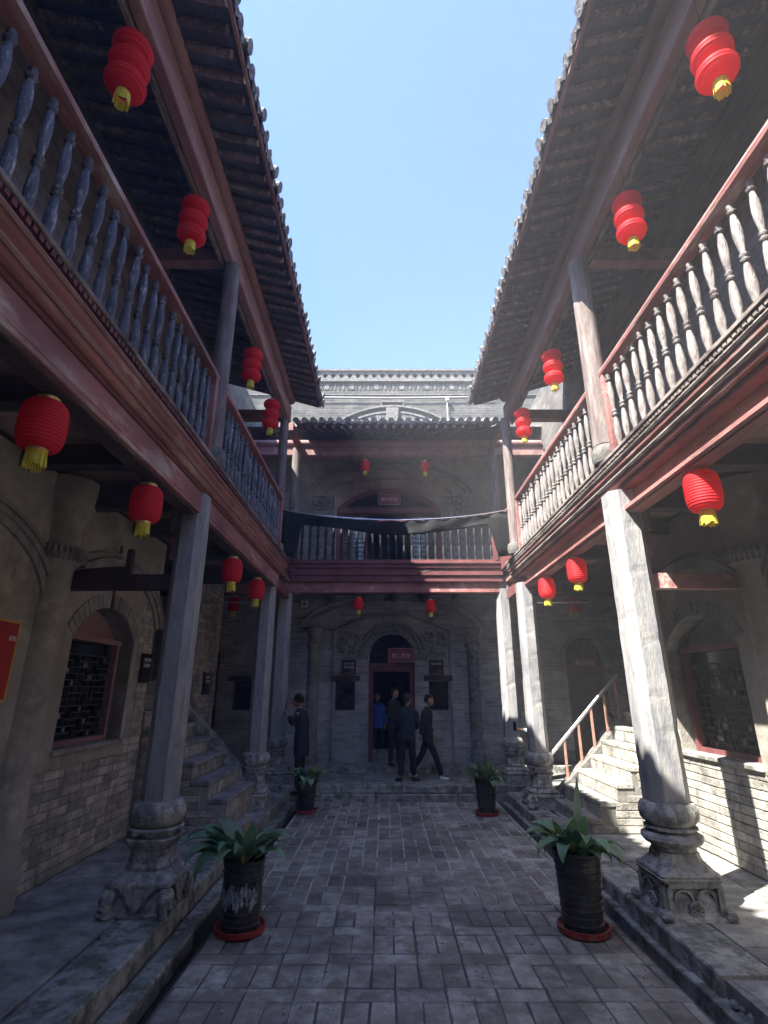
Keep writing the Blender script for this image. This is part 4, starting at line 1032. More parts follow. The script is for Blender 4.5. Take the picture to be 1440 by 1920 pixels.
# ------------------------------------------------------------------ lanterns
def lathe_ring(prof, n=32): return MB().lathe(prof, n, cap=False)
def barrel_proto():
    rib = []; N_ = 56
    for i in range(N_+1):
        u = i/N_; z = -.03-.30*u
        prof = (1-abs(2*u-1)**3.2)**.5 if 0 < u < 1 else 0
        r = .068+.055*prof; r += .0022*math.sin(u*2*PI*14)
        rib.append((r, z))
    t = bpy.data.objects.new('red_lantern', None); COL.objects.link(t); t.empty_display_size = .1
    lathe_ring(rib).build('shade', m_lred, t, smooth=True)
    MB().lathe([(.062,-.035),(.064,-.005),(.060,-.002)], 24).build('top_collar', m_gold, t, smooth=True)
    MB().lathe([(.050,-.345),(.056,-.325)], 24, cap=False).build('bottom_collar', m_gold, t, smooth=True)
    fringe(t, -.335, .052, .10)
    MB().tube([(0,0,-.01),(.012,0,.03),(0,0,.06)], .003, 5).build('hanging_wire', m_wire, t)
    return t
def fringe(t, z, r, l):
    f = MB(); n = 26
    for k in range(n):
        a = 2*PI*k/n; a2 = a+2*PI/n*.82; ll = l*(1+rj(.12)); q = r*(1+rj(.1))+.006
        f.add([(r*math.cos(a), r*math.sin(a), z), (r*math.cos(a2), r*math.sin(a2), z), (q*math.cos(a2), q*math.sin(a2), z-ll), (q*math.cos(a), q*math.sin(a), z-ll)], [(0,1,2,3)])
    f.build('fringe', m_fringe, t)
def triple_proto():
    t = bpy.data.objects.new('triple_lantern', None); COL.objects.link(t); t.empty_display_size = .1
    for j in range(3):
        prof = []; N_ = 40
        for i in range(N_+1):
            a = -78+156*i/N_; r = .136*math.cos(R(a))**.72+.0034*math.sin(i/N_*2*PI*7); prof.append((r, -.105-.175*j-.082*math.sin(R(a))))
        lathe_ring(prof).build('shade', m_lred, t, smooth=True)
        MB().lathe([(.045,-.022-.175*j),(.047,-.005-.175*j),(.04,-.002-.175*j)], 20).build('collar', m_gold, t, smooth=True)
    fringe(t, -.55, .048, .10)
    MB().tube([(0,0,-.01),(.008,0,.04),(.01,0,.12),(.005,0,.38)], .003, 5).build('hanging_wire', m_wire, t)
    return t
b0 = barrel_proto(); t0 = triple_proto(); used = set()
def place(proto, loc, label, group, sc=1.0, rz=0.0, tilt=0.0):
    o = proto if proto.name not in used else copy_tree(proto)
    used.add(proto.name); o.location = loc; o.rotation_euler = (tilt, rj(.02), rz or random.uniform(0, 6)); o.scale = (sc,)*3
    tag(o, label, 'lantern', group); return o
G1 = 'single red lanterns hung under the galleries'; G2 = 'three-tier red lanterns under the eaves'
place(b0, (-2.14, 2.66, 3.40), 'largest red barrel lantern at the left edge of the photo', G1)
place(b0, (-2.13, 4.00, 3.40), 'red lantern just in front of the front left pillar head', G1)
place(b0, (-2.12, 6.48, 3.40), 'red lantern midway between the two left wing pillars', G1)
place(b0, (-2.12, 7.80, 3.40), 'red lantern beside the second left pillar head', G1)
place(b0, (2.27, 3.78, 3.44), 'bright sunlit lantern hanging right of the front right pillar', G1, 1.05)
place(b0, (2.26, 6.56, 3.42), 'sunlit red lantern midway between the right wing pillars', G1)
place(b0, (2.24, 7.80, 3.42), 'red lantern just right of the second right pillar head', G1)
place(b0, (-3.36, 11.0, 3.68), 'dim red lantern in the dark left corner behind the wing', G1, 1.0)
place(b0, (-3.78, 11.3, 3.62), 'barely visible red lantern deepest in the dark left corner', G1, .9)
place(b0, (3.70, 11.0, 3.66), 'dim red lantern of the right corner pair, the nearer one', G1, 1.0)
place(b0, (3.92, 11.3, 3.70), 'dim red lantern of the right corner pair, the farther one', G1, 1.0)
place(b0, (-.70, 10.12, 3.50), 'small red lantern under the rear gallery, left of the arched doorway', G1, .78)
place(b0, (.69, 10.12, 3.46), 'small red lantern under the rear gallery, right of the arched doorway', G1, .78)
place(b0, (-.61, 10.25, 6.46), 'small red lantern on the upper rear gallery, left of the maroon sign', G1, .78)
place(b0, (.66, 10.25, 6.44), 'small red lantern on the upper rear gallery, right of the maroon sign', G1, .78)
place(t0, (-2.11, 2.64, 6.52), 'nearest three-tier lantern under the left eaves, tilted overhead', G2, 1.05)
place(t0, (-2.11, 4.02, 6.52), 'three-tier lantern just before the front left upper post', G2)
place(t0, (-2.10, 6.44, 6.50), 'three-tier lantern over the far left balustrade', G2)
place(t0, (-2.10, 7.78, 6.46), 'three-tier lantern nearest the rear end of the left gallery', G2)
place(t0, (2.08, 2.42, 6.24), 'nearest three-tier lantern under the right eaves, glowing orange', G2, .97)
place(t0, (2.08, 3.72, 6.22), 'glowing three-tier lantern just before the cracked right post', G2, .95)
place(t0, (2.07, 6.04, 6.18), 'three-tier lantern over the far right balustrade', G2, .95)
place(t0, (2.07, 7.63, 6.20), 'three-tier lantern nearest the rear end of the right gallery', G2, .95)

# ------------------------------------------------------------------ banner between the upper posts
def banner():
    t = thing('black_banner', 'long black cloth banner sagging between the far upper posts', 'banner', (0, 8.72, 4.6))
    n = 60; vs = []; fs = []; rows = 6
    for i in range(n+1):
        u = i/n; x = -2.0+4.02*u; top = 4.80-.20*(1-(2*u-1)**2)**.9+.0
        e = abs(x)
        bot = top-(.23 if e < 1.66 else .23+min(1, (e-1.66)/.05)*(.57))
        if e < 1.66: bot = top-.22+.04*math.sin(u*9)
        for j in range(rows+1):
            v = j/rows; z = top+(bot-top)*v
            vs.append((x, .03*math.sin(x*5+v*3)*v+.012*math.sin(x*17), z-4.6))
    for i in range(n):
        for j in range(rows):
            a = i*(rows+1)+j; fs.append((a, a+1, a+rows+2, a+rows+1))
    mb = MB(); mb.add(vs, fs)
    o = mb.build('cloth', m_black, t, smooth=True); md = o.modifiers.new('s', 'SOLIDIFY'); md.thickness = .006
    MB().tube([(-2.0+4.02*i/30, -.01, .215-.20*(1-(2*i/30-1)**2)**.9) for i in range(31)], .009, 6).build('highlight_cord', m_steel, t)  # added pale cord draws the thin highlight along the cloth's top edge
banner()

# ------------------------------------------------------------------ signs
def sign(name, label, cx, y, cz, w, h, board, lines, frame=None, cat='sign', fn=None, size=.1):
    t = thing(name, label, cat, (cx, y, cz))
    f = fn or (lambda u, v, ww: (u, -ww, v))
    MB().prism([(-w/2,-h/2),(w/2,-h/2),(w/2,h/2),(-w/2,h/2)], 0, .02, f).build('board', board, t)
    if frame:
        e = .018; MB().band([(-w/2,-h/2),(w/2,-h/2),(w/2,h/2),(-w/2,h/2),(-w/2,-h/2)], e, f, .02, .028).build('frame', frame, t)
    for s_, sz, u0, v0, mm in lines:
        text(s_, sz, mm, lambda u, v, ww: f(u+u0, v+v0, .0215+ww), t)
    return t
m_pink = mat('pale_pink_lettering', (.58,.42,.45), (.66,.50,.53), rough=.5, scale=4, bump=0)
sign('hall_sign', 'maroon sign reading 第二展室 above the ground-floor doorway', .16-.0, 11.93, 2.52, .56, .30, m_sign, [('第二展室', .105, 0, -.02, m_pink)], m_signf)
sign('hall_sign', 'maroon sign reading 第十展室 on the upper arched door', -.085, 12.0, 6.20, .55, .29, m_sign, [('第十展室', .105, 0, -.01, m_pink)], m_signf)
sign('hall_sign', 'dim maroon sign reading 第三展室 in the right alley doorway', 4.20, 11.98, 2.34, .58, .26, m_sign, [('第三展室', .105, 0, 0, m_pink)], m_redd)
def plate(label, cx, cz, l1, l2):
    t = sign('notice_plate', label, cx, 11.97, cz, .31, .31, m_signk, [(l1, .058, -.0, .075, m_ink)]+([(l2, .058, 0, .0, m_ink)] if l2 else []))
    MB().tube([(.07+.03*math.cos(q*PI/6), -.025, -.07+.03*math.sin(q*PI/6)) for q in range(13)], .005, 5).build('emblem', m_yellow, t)
    MB().box(-.11, .09, -.024, -.0215, -.128, -.122).build('underline', m_ink, t)
    return t
plate('square black plate reading 爱护文物 请勿触摸 left of the doorway', -.985, 2.26, '爱护文物', '请勿触摸')
plate('square black plate reading 禁止吸烟 right of the doorway', .935, 2.26, '禁止吸烟', None)
fl_ = lambda u, v, w: (w, u, v)      # on the left wing wall, facing the court: u runs towards -y when seen
fl_ = lambda u, v, w: (w, u, v)
for yy, zz, lab, a, b in ((7.02, 2.06, 'black plate with white writing on the brick wall left of the front left pillar', '请勿攀爬', '注意安全'), (9.50, 1.90, 'black plate with white writing beyond the left staircase', '请勿喧哗', '文明参观')):
    sign('notice_plate', lab, -XW+.018, yy, zz, .28 if yy < 8 else .36, .36, m_signk, [(a, .05, 0, .10, m_ink), (b, .05, 0, .03, m_ink), ('————', .03, 0, -.12, m_ink)], fn=fl_)
nb = sign('notice_board', 'red notice board with yellow top trim cut by the left photo edge', -XW+.06, 3.98, 2.02, .86, .62, m_signr, [('说明', .045, .37, .17, m_ink)], m_yellow, fn=fl_)
# wall speaker, conduit lines
sp = thing('wall_speaker', 'small white square speaker box on the upper left of the rear wall', 'speaker', (-2.03, 11.98, 3.65))
MB().box(-.075, .075, -.04, 0, -.075, .075).build('housing', m_white, sp, bevel=.01)
MB().lathe([(.03,-.001),(.045,.003)], 16, M=Matrix.Translation((0,-.04,0)) @ Matrix.Rotation(PI/2, 4, 'X')).build('grille', m_soot, sp)
for i, (x, z0, z1) in enumerate(((-1.62, 3.05, 3.5), (-1.30, 2.75, 3.45))):
    w = MB().tube([(x, 11.97, z1), (x+.02, 11.965, (z0+z1)/2), (x-.01, 11.97, z0)], .007, 5).build('hanging_cable', m_white)
    tag(w, ['pale frayed cable on the rear wall nearer the speaker box', 'pale frayed cable on the rear wall nearer the arch'][i], 'cable')
w = MB().tube([(-2.1, 11.96, 3.12), (-1.5, 11.96, 3.08), (-1.33, 11.95, 3.06), (-.85, 11.95, 3.30)], .012, 6).build('black_conduit', m_wire); tag(w, 'black cable sagging along the rear wall towards the arch', 'cable')
for s in (-1, 1):
    w = MB().tube([(s*2.4, 8.9, 3.2), (s*3.28, 8.9, 3.2)], .012, 6).build('curtain_wire', m_steel); tag(w, 'thin metal rod under the %s gallery near the stairs' % SN[s], 'rod')
pr = MB().tube([(-3.27, 5.93, 2.66), (-3.27, 5.93, 3.4)], .018, 6).build('wall_pipe', m_redd); tag(pr, 'thin dark pipe rising above the left arched window', 'pipe')

# ------------------------------------------------------------------ potted plants
def leaf_mesh(L, w, bend, up):
    """strap leaf starting at the origin, growing along +x and up, arching over"""
    n = 10; mb = MB(); vs = []; fs = []; a = up; x = z = 0.0; st = L/n
    for i in range(n+1):
        t = i/n; ww = w*max(.05, math.sin(PI*min(1, (.10+.90*t)**.85))**.8) if t < 1 else .001
        if t < .22: ww = w*(.16+.55*t)
        cz = -.20*ww
        vs += [(x, -ww/2, z), (x, 0, z+cz), (x, ww/2, z)]
        x += st*math.cos(a); z += st*math.sin(a); a -= bend/n*(1.4 if t > .35 else .5)
    for i in range(n):
        for j in range(2): fs.append((i*3+j, i*3+j+1, (i+1)*3+j+1, (i+1)*3+j))
    mb.add(vs, fs); return mb
def plant(loc, R0, Rb, H, label, seed, nleaf, ls, dusty=False, sauc=.21, special=()):
    rnd = random.Random(seed)
    t = thing('potted_plant', label, 'potted plant', loc, 'aspidistra plants in black ribbed pots')
    prof = [(Rb*.9, .03), (Rb, .032)]; n = 10
    for i in range(n):
        u0 = i/n; z = .035+(H-.06)*u0; r = Rb+(R0-Rb)*u0**1.3; dz = (H-.06)/n
        prof += [(r, z), (r*1.005, z+dz*.62), (r*1.045, z+dz*.72), (r*1.045, z+dz*.86), (r, z+dz*.97)]
    prof += [(R0, H-.02), (R0*1.06, H-.018), (R0*1.07, H), (R0*.95, H), (R0*.93, H-.05)]
    MB().lathe(prof, 36, cap=False).build('pot', m_pot, t, smooth=True)
    MB().lathe([(.01, H-.055), (R0*.93, H-.05)], 24).build('soil', m_soil, t)
    MB().lathe([(.01,.006),(sauc*.85,.004),(sauc*.98,.012),(sauc,.05),(sauc*.94,.052),(sauc*.88,.024),(.01,.022)], 36).build('saucer', m_saucer, t, smooth=True)
    for k in range(nleaf):
        a = k*2.39996+rnd.uniform(-.3,.3); inner = k/nleaf
        L = ls*rnd.uniform(.7, 1.1); up = rnd.uniform(.75, 1.35); bend = rnd.uniform(1.3, 2.9)
        if k % 5 == 0: up, bend, L = 1.35, rnd.uniform(.3,.7), L*.85
        o = leaf_mesh(L, rnd.uniform(.115, .175), bend, up).build('leaf', m_leafp if dusty and k % 3 else (m_leaf if k % 11 else m_leafy), t, smooth=True)
        r = R0*.35*rnd.random(); o.location = (r*math.cos(a), r*math.sin(a), H-.06); o.rotation_euler = (rnd.uniform(-.25,.25), 0, a)
    for (a, L, w, bend, up, mm) in special:
        o = leaf_mesh(L, w*1.75 if bend > .5 else w*1.2, bend, up).build('leaf', mm, t, smooth=True); o.location = (R0*.3*math.cos(R(a)), R0*.3*math.sin(R(a)), H-.06); o.rotation_euler = (0, 0, R(a))
    return t
p1 = plant((-1.335, 4.95, 0), .158, .150, .50, 'potted plant with torn plastic round its pot at the front left', 3, 22, .46, False, .20,
      [(195,.62,.115,2.1,1.05,m_leaf),(215,.60,.11,2.5,1.0,m_leaf),(170,.66,.105,2.3,1.1,m_leaf),(250,.46,.10,2.6,1.2,m_leaf),(230,.58,.10,2.8,.9,m_leaf),(10,.48,.07,1.9,1.1,m_leafp),(350,.40,.07,2.4,1.0,m_leaf),(0,.36,.05,.2,1.45,m_leaf),(100,.34,.04,.3,1.4,m_leafy),(280,.26,.035,2.8,1.35,m_leafy),(205,.5,.10,1.6,.8,m_leaf)])
wr = MB(); n = 30; vs = []; fs = []
for i in range(n+1):
    a = R(205+i*4.2)
    for j in range(5):
        r = .163+.007*math.sin(i*2.1+j)+.004*math.cos(i*5+j*3); vs.append((r*math.cos(a), r*math.sin(a), .20+.034*j+(.022*math.sin(i*.7)+.012*math.sin(i*2.3+j)+rj(.006))*(1 if j in (0, 4) else .3)))
for i in range(n):
    for j in range(4): a = i*5+j; fs.append((a, a+1, a+6, a+5))
wr.add(vs, fs); wr.build('plastic_wrap', m_wrap, p1)
plant((1.375, 4.95, 0), .185, .155, .56, 'potted plant with one tall upright leaf at the front right', 11, 26, .42, False, .205,
      [(50,.60,.060,.12,1.40,m_leafp),(175,.50,.10,2.2,1.1,m_leafp),(150,.46,.10,1.9,1.2,m_leaf),(320,.46,.07,2.9,.95,m_leafp),(200,.44,.08,2.6,1.0,m_leafp),(230,.30,.05,2.9,1.2,m_leafy),(350,.42,.06,2.2,.9,m_leafp)])
plant((-1.42, 9.15, 0), .165, .125, .46, 'potted plant beside the rear left pillar with drooping dark leaves', 21, 18, .42, False, .17, [(200,.55,.09,2.2,.9,m_leaf),(270,.42,.10,2.9,1.1,m_leaf),(290,.40,.09,3.0,1.0,m_leaf),(30,.50,.08,1.3,1.1,m_leaf)])
plant((1.36, 9.0, 0), .165, .13, .50, 'potted plant with pale dusty leaves near the rear right pillar', 31, 22, .42, True, .18)

# ------------------------------------------------------------------ people
def skin_mesh(verts, edges, radii, root=0, sub=1, vox=None):
    me = bpy.data.meshes.new('tmp'); me.from_pydata(verts, edges, []); o = bpy.data.objects.new('tmp', me); COL.objects.link(o)
    md = o.modifiers.new('k', 'SKIN'); md.use_smooth_shade = True
    for i, v in enumerate(me.skin_vertices[0].data):
        r = radii[i]; v.radius = r if isinstance(r, tuple) else (r, r); v.use_root = (i == root)
    sb = o.modifiers.new('s', 'SUBSURF'); sb.levels = sub; sb.render_levels = sub
    bpy.context.view_layer.update()
    m2 = bpy.data.meshes.new_from_object(o.evaluated_get(bpy.context.evaluated_depsgraph_get()))
    bpy.data.objects.remove(o); bpy.data.meshes.remove(me)
    return m2
def merge(meshes, vox=.009):
    bm = bmesh.new()
    for m_, M in meshes:
        a = len(bm.verts); bm.from_mesh(m_); bm.verts.ensure_lookup_table()
        if M:
            for v in list(bm.verts)[a:]: v.co = M @ v.co
    me = bpy.data.meshes.new('body'); bm.to_mesh(me); bm.free()
    o = bpy.data.objects.new('tmp', me); COL.objects.link(o)
    rm = o.modifiers.new('r', 'REMESH'); rm.mode = 'VOXEL'; rm.voxel_size = vox; rm.use_smooth_shade = True
    sm = o.modifiers.new('m', 'SMOOTH'); sm.factor = .4; sm.iterations = 2
    bpy.context.view_layer.update()
    m2 = bpy.data.meshes.new_from_object(o.evaluated_get(bpy.context.evaluated_depsgraph_get()))
    bpy.data.objects.remove(o); bpy.data.meshes.remove(me); return m2
def head_mb(c, fwd, k):
    """head of height ~.23*k centred at c, looking along fwd"""
    q = Vector(fwd).normalized().to_track_quat('X', 'Z'); M = Matrix.Translation(c) @ q.to_matrix().to_4x4() @ Matrix.Scale(k, 4)
    mb = MB(); rings = []
    for i in range(13):
        a = -90+15*i; z = .118*math.sin(R(a)); r = math.cos(R(a))
        back = .098*r; front = .090*r; side = .074*r
        if z < 0: side *= 1-.9*abs(z)/.118*.30; front *= 1-.10*abs(z)/.118; back *= 1-.38*abs(z)/.118
        rings.append((z, front, back, side))
    vs = []; n = 18
    for z, f_, b_, s_ in rings:
        for k_ in range(n):
            a = 2*PI*k_/n; x = math.cos(a); vs.append(M @ Vector(((f_ if x > 0 else b_)*x+.004, s_*math.sin(a), z)))
    fs = [(j*n+k_, j*n+(k_+1) % n, (j+1)*n+(k_+1) % n, (j+1)*n+k_) for j in range(12) for k_ in range(n)]
    mb.add(vs, fs)
    def blob(p, s_, nn=8):
        pr = [(math.cos(R(a)), math.sin(R(a))) for a in (-85,-50,-15,15,50,85)]
        mb.lathe(pr, nn, M=M @ Matrix.Translation(p) @ Matrix.Diagonal((*s_, 1)))
    blob((.094,0,-.008), (.022,.013,.026)); blob((.088,0,-.055), (.014,.026,.010)); blob((.074,0,-.095), (.02,.024,.018)); blob((.085,0,.032), (.012,.05,.012))
    for sg in (-1, 1):
        blob((-.004, sg*.076, -.004), (.018,.008,.032)); blob((.082, sg*.03, -.03), (.01,.02,.02))
    return mb, M
def hand_edges(V, E, Rd, wrist, i0, d, side, k, curl=.35):
    """palm and five bent fingers from the wrist along direction d"""
    d = Vector(d).normalized(); s_ = Vector(side).normalized(); nrm = d.cross(s_)
    p = Vector(wrist)
    V.append(p+d*.045*k); E.append((i0, len(V)-1)); Rd.append((.032*k, .016*k)); pi_ = len(V)-1
    for j, (off, ln) in enumerate(((-.030,.062), (-.010,.075), (.011,.070), (.030,.055))):
        a = V[pi_]; b = p+d*.085*k+s_*off*k
        V.append(b); E.append((pi_, len(V)-1)); Rd.append((.0105*k,)*2); q = len(V)-1
        V.append(b+(d*math.cos(curl)+nrm*math.sin(curl))*ln*.5*k); E.append((q, q+1)); Rd.append((.0092*k,)*2)
        V.append(V[q+1]+(d*math.cos(curl*2.2)+nrm*math.sin(curl*2.2))*ln*.5*k); E.append((q+1, q+2)); Rd.append((.008*k,)*2)
    b = p+d*.03*k-s_*.03*k; V.append(b); E.append((i0, len(V)-1)); Rd.append((.013*k,)*2); q = len(V)-1
    V.append(b+(d*.7-s_*.5+nrm*.3).normalized()*.045*k); E.append((q, q+1)); Rd.append((.011*k,)*2)
def person(loc, rz, k, pose, label, mj, mt, ms, hair='short', hair_m=None):
    """figure in local space facing +x; k scales a 1.65 m body"""
    t = thing('person', label, 'person', loc, None, rz)
    J = {n: Vector(p)*k for n, p in pose['J'].items()}
    # --- body (skin): one surface: neck, arms, hands, trunk, legs
    V = []; E = []; Rd = []
    def chain(names, radii, start=None):
        prev = start
        for n, r in zip(names, radii):
            V.append(J[n].copy()); Rd.append(tuple(x*k for x in (r if isinstance(r, tuple) else (r, r)))); i = len(V)-1
            if prev is not None: E.append((prev, i))
            prev = i
        return prev
    chain(['pelvis'], [(.105,.13)]); 
    ch = chain(['waist', 'chest', 'neck0', 'neck1'], [(.09,.115), (.09,.115), .050, .048], 0)
    cidx = 2
    ends = {}
    for sd in ('l', 'r'):
        e = chain(['sh'+sd, 'el'+sd, 'wr'+sd], [.038, .034, .026], cidx); ends[sd] = e
        chain(['hip'+sd, 'kn'+sd, 'an'+sd], [.075, .05, .034], 0)
        hd = J['wr'+sd]-J['el'+sd] if 'hd'+sd not in J else J['hd'+sd]
        side = Vector(pose.get('side'+sd, (1, 0, 0))); side = (side-hd.normalized()*side.dot(hd.normalized()))
        hand_edges(V, E, Rd, J['wr'+sd], e, hd, side, k, pose.get('curl'+sd, .4))
    bm_ = skin_mesh([tuple(v) for v in V], E, Rd, 0, 1)
    hb, M = head_mb(J['head'], pose.get('look', (1, 0, 0)), k)
    body = merge([(bm_, None), (hb.mesh('h'), None)], .0085)
    body.materials.append(m_skin); bo = link('body', body, t)
    # eyes, brows, mouth line
    f = MB()
    for sg in (-1, 1):
        f.lathe([(.2,-1),(.9,-.5),(1,0),(.9,.5),(.2,1)], 8, M=M @ Matrix.Translation((.087, sg*.031, .008)) @ Matrix.Diagonal((.006,.012,.005,1)))
        f.lathe([(.2,-1),(1,0),(.2,1)], 6, M=M @ Matrix.Translation((.091, sg*.032, .034)) @ Matrix.Diagonal((.006,.018,.003,1)))
    f.lathe([(.2,-1),(1,0),(.2,1)], 6, M=M @ Matrix.Translation((.098, 0, -.056)) @ Matrix.Diagonal((.006,.02,.002,1)))
    f.build('face_detail', m_hair, t)
    # --- jacket
    def limb(names, radii):
        V = [tuple(J[n] if isinstance(n, str) else Vector(n)*k) for n in names]
        return skin_mesh(V, [(i, i+1) for i in range(len(V)-1)], [(r*k, r*k) for r in radii], 0, 1)
    def trunk(rings):
        mb = MB(); n = 20; vs = []
        for c, rx, ry in rings:
            for q in range(n):
                a_ = 2*PI*q/n; vs.append(c+Vector((rx*k*math.cos(a_), ry*k*math.sin(a_), 0)))
        m_ = len(rings); fs = [(j*n+q, j*n+(q+1) % n, (j+1)*n+(q+1) % n, (j+1)*n+q) for j in range(m_-1) for q in range(n)]
        fs += [tuple(range(n))[::-1], tuple((m_-1)*n+q for q in range(n))]
        mb.add(vs, fs); return mb.mesh('trunk')
    cuff = {sd: J['el'+sd].lerp(J['wr'+sd], .93)/k for sd in 'lr'}
    hem = Vector(pose.get('hem', J['pelvis']/k+Vector((0, 0, -.14))))*k
    up = (J['neck0']-J['chest'])
    rings = [(hem, .138, .170), (hem.lerp(J['pelvis'], .5), .140, .170), (J['pelvis'], .135, .166), (J['waist'], .125, .155), (J['chest']-up*.3, .132, .178), (J['chest']+up*.25, .125, .195),
             (J['chest']+up*.62, .105, .190), (J['chest']+up*.88, .080, .130), (J['neck0'], .066, .080), (J['neck0'].lerp(J['neck1'], .5), .060, .062)]
    parts = [(trunk(rings), None)]
    for sd in 'lr': parts.append((limb(['sh'+sd, 'el'+sd, tuple(cuff[sd])], [.068, .056, .046]), None))
    for sd in 'lr': parts.append((limb([tuple((J['chest']+up*.5)/k), 'sh'+sd], [.085, .074]), None))
    me = merge(parts, .010); me.materials.append(mj); link('jacket', me, t)
    parts = [(trunk([(J['pelvis']-Vector((0,0,.10*k)), .10, .13), (J['pelvis'], .125, .155), (J['pelvis']+Vector((0,0,.08*k)), .12, .15)]), None)]
    for sd in 'lr': parts.append((limb(['hip'+sd, 'kn'+sd, 'an'+sd], [.090, .072, .064]), None))
    me = merge(parts, .010); me.materials.append(mt); link('trousers', me, t)
    for sd in 'lr':
        A = J['an'+sd]/k; fd = Vector(pose.get('foot'+sd, (1, 0, 0))).normalized()
        V = [A+Vector((0,0,.0)), A+Vector((0,0,-.045))-fd*.03, A+Vector((0,0,-.05))+fd*.07, A+Vector((0,0,-.058))+fd*.15]
        me = skin_mesh([tuple(v*k) for v in V], [(0,1),(1,2),(2,3)], [(.042*k,)*2, (.042*k,.04*k), (.042*k,.032*k), (.034*k,.024*k)], 0, 2)
        me.materials.append(ms); link('shoe', me, t)
    # --- hair
    hv = MB(); n = 20; vs = []; 
    prof = []
    for i in range(9):
        a = -14+13*i; prof.append(a)
    for a in prof:
        r = math.cos(R(a)); z = .112*math.sin(R(a))
        for k_ in range(n):
            b = 2*PI*k_/n; x = math.cos(b)
            lim = .0
            rx = (.084 if x > .25 else .106)*r; 
            zz = z+.018
            if x > .25 and a < 42 and hair != 'cap': zz = max(zz, .062); rx = .080*r if a < 20 else rx
            if x <= .25 and a < 5: zz -= .03*(1-x)/1.3
            vs.append(M @ Vector((rx*x-.002, .083*r*math.sin(b), zz)))
    hv.add(vs, [(j*n+k_, j*n+(k_+1) % n, (j+1)*n+(k_+1) % n, (j+1)*n+k_) for j in range(8) for k_ in range(n)])
    if hair == 'cap':
        hv.prism([(.05,-.07),(.13,-.045),(.15,0),(.13,.045),(.05,.07)], .030, .040, lambda u, v, w: M @ Vector((u, v, w+.005)))
    ho = hv.build('hair' if hair != 'cap' else 'cap', hair_m or m_hair, t, smooth=True)
    md = ho.modifiers.new('s', 'SOLIDIFY'); md.thickness = .008
    return t, J
def stand(lean=0.0):
    J = dict(pelvis=(0,0,.90), waist=(.0,0,1.06), chest=(.0+lean*.5,0,1.26), neck0=(lean,0,1.40), neck1=(lean*1.2+.01,0,1.455), head=(lean*1.3+.03,0,1.56),
             shl=(lean*.8,.175,1.345), ell=(-.02,.22,1.07), wrl=(.05,.22,.84), shr=(lean*.8,-.175,1.345), elr=(-.02,-.22,1.07), wrr=(.05,-.22,.84),
             hipl=(0,.085,.86), knl=(.02,.10,.48), anl=(-.01,.11,.085), hipr=(0,-.085,.86), knr=(.02,-.10,.48), anr=(-.01,-.11,.085))
    return {n: Vector(p) for n, p in J.items()}
K = 1.48/1.66
# middle man, back to the camera, slightly right turned
J = stand(.02); J['knl'] += Vector((0,.02,0)); J['anl'] += Vector((-.05,.03,0)); J['wrl'] = Vector((.12,.20,.88)); J['elr'] = Vector((.0,-.23,1.08)); J['wrr'] = Vector((.16,-.17,.98)); J['anr'] += Vector((.05,.0,0))
person((.22, 10.42, .24), R(80), K, dict(J=J, look=(.9,-.45,0), footl=(.6,.8,0), footr=(.5,-.85,0)), 'man in a long navy jacket seen from behind, centre of the platform', m_navy, m_trou, m_shoeb)
# man in the doorway facing right, hands joined
J = stand(.0); J['ell'] = Vector((-.01,.20,1.08)); J['wrl'] = Vector((.17,.06,.94)); J['elr'] = Vector((-.01,-.21,1.08)); J['wrr'] = Vector((.18,-.05,.93))
J['anl'] += Vector((.08,0,0)); J['knl'] += Vector((.05,0,0))
person((-.02, 11.50, .36), R(-38), K*.985, dict(J=J, look=(1,.3,0), curll=.7, curlr=.7), 'bareheaded man in a black jacket stepping through the doorway, looking right', m_olive, m_trou, m_shoeb)
# walking man in white shoes
J = stand(.03); J['anl'] = Vector((-.36,.08,.12)); J['knl'] = Vector((-.10,.09,.48)); J['anr'] = Vector((.30,-.08,.085)); J['knr'] = Vector((.18,-.09,.49))
J['wrr'] = Vector((-.10,-.21,.85)); J['elr'] = Vector((-.08,-.21,1.08)); J['wrl'] = Vector((.14,.20,.88)); J['ell'] = Vector((.02,.21,1.08)); J['pelvis'] = Vector((0,0,.86)); J['waist'] = Vector((0,0,1.03))
for n in ('hipl', 'hipr'): J[n].z = .83
person((.60, 10.80, .215), R(-8), K, dict(J=J, look=(1,-.22,-.08)), 'man in dark clothes and white shoes striding to the right', m_coal, m_trou, m_shoew)
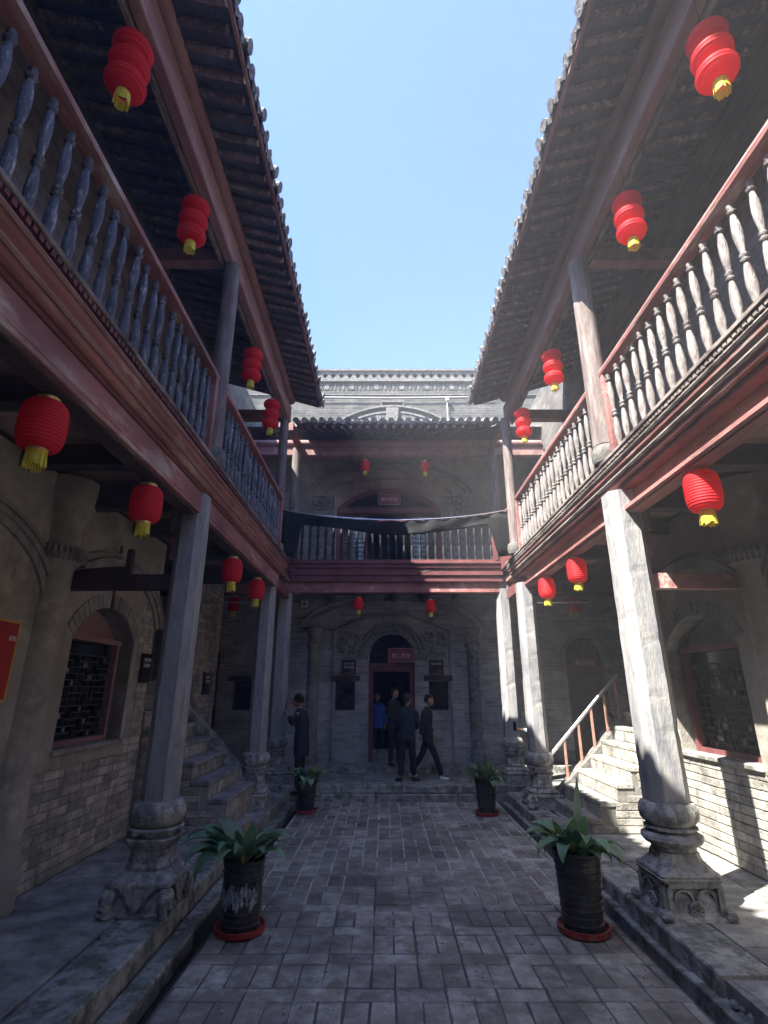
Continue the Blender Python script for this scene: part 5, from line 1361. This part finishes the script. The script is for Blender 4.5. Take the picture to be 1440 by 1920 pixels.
# capped man on the left, raising a phone
J = stand(.05); J['ell'] = Vector((.12,.22,1.14)); J['wrl'] = Vector((.24,.10,1.30)); J['elr'] = Vector((.10,-.22,1.12)); J['wrr'] = Vector((.25,-.08,1.28)); J['hdl'] = Vector((.7,-.1,.6)); J['hdr'] = Vector((.7,.1,.6))
cp_t, cj = person((-1.66, 10.0, .115), R(172), K*1.08, dict(J=J, look=(1,0,-.12), sidel=(0,0,1), sider=(0,0,1), curll=.7, curlr=.7, hem=Vector((-.01,0,.62))), 'man in a flat cap and long dark coat standing behind the rear left plant', m_navy, m_trou, m_shoeb, 'cap', m_black)
def phone(loc, rz, label, lit):
    t = thing('phone', label, 'phone', loc, None, rz)
    MB().box(-.005, .005, -.036, .036, -.072, .072).build('case', m_signk, t, bevel=.003)
    MB().box(-.0068, -.0052, -.032, .032, -.064, .064).build('screen', m_white if lit else m_glass, t)
phone((-1.965, 10.0, 1.56), R(0), 'phone held up by the man in the flat cap', True)
# visitor hidden behind the second right pillar, only arm and shoulder showing
J = stand(.03); J['ell'] = Vector((.10,.20,1.12)); J['wrl'] = Vector((.34,.10,1.16)); J['elr'] = Vector((.06,-.22,1.10)); J['wrr'] = Vector((.30,-.06,1.14)); J['hdl'] = Vector((1,-.1,.15)); J['hdr'] = Vector((1,.1,.15))
person((2.40, 9.55, .15), R(178), K*.98, dict(J=J, look=(1,0,-.25), sidel=(0,1,0), sider=(0,1,0), curll=.6, curlr=.6), 'visitor in a pale blue shirt half hidden by the second right pillar', m_lblue, m_trou, m_shoeb)
phone((1.985, 9.46, 1.22), R(25), 'phone in the hand showing left of the second right pillar', False)
# person behind the door in blue
J = stand(.0); person((-.36, 12.62, .36), R(-100), K*.92, dict(J=J, look=(1,0,0)), 'person in a bright blue jacket inside the doorway behind the others', m_blue, m_trou, m_shoeb)
# seated person in mauve behind the handrail
J = stand(.08)
for n in J: J[n] = J[n]-Vector((0,0,.0))
J.update(knl=Vector((.34,.12,.88)), anl=Vector((.36,.12,.46)), knr=Vector((.34,-.12,.88)), anr=Vector((.36,-.12,.46)), wrl=Vector((.30,.14,.98)), wrr=Vector((.30,-.14,.98)), ell=Vector((.06,.24,1.05)), elr=Vector((.06,-.24,1.05)))
person((3.95, 10.3, -.10), R(-120), K, dict(J=J, look=(1,0,-.2), hem=Vector((.03,0,.84))), 'seated person in a mauve jacket seen through the stair railing', m_purple, m_trou, m_shoeb)
bn = thing('bench', 'plain timber bench under the seated person in mauve', 'bench', (3.95, 10.3, .15), None, R(-120))
MB().box(-.22, .14, -.5, .5, .46, .52).build('seat', m_dark, bn, bevel=.006)
for a, b in ((-.18,-.44),(-.18,.44),(.10,-.44),(.10,.44)): MB().box(a-.025, a+.025, b-.025, b+.025, 0, .458).build('leg', m_dark, bn)
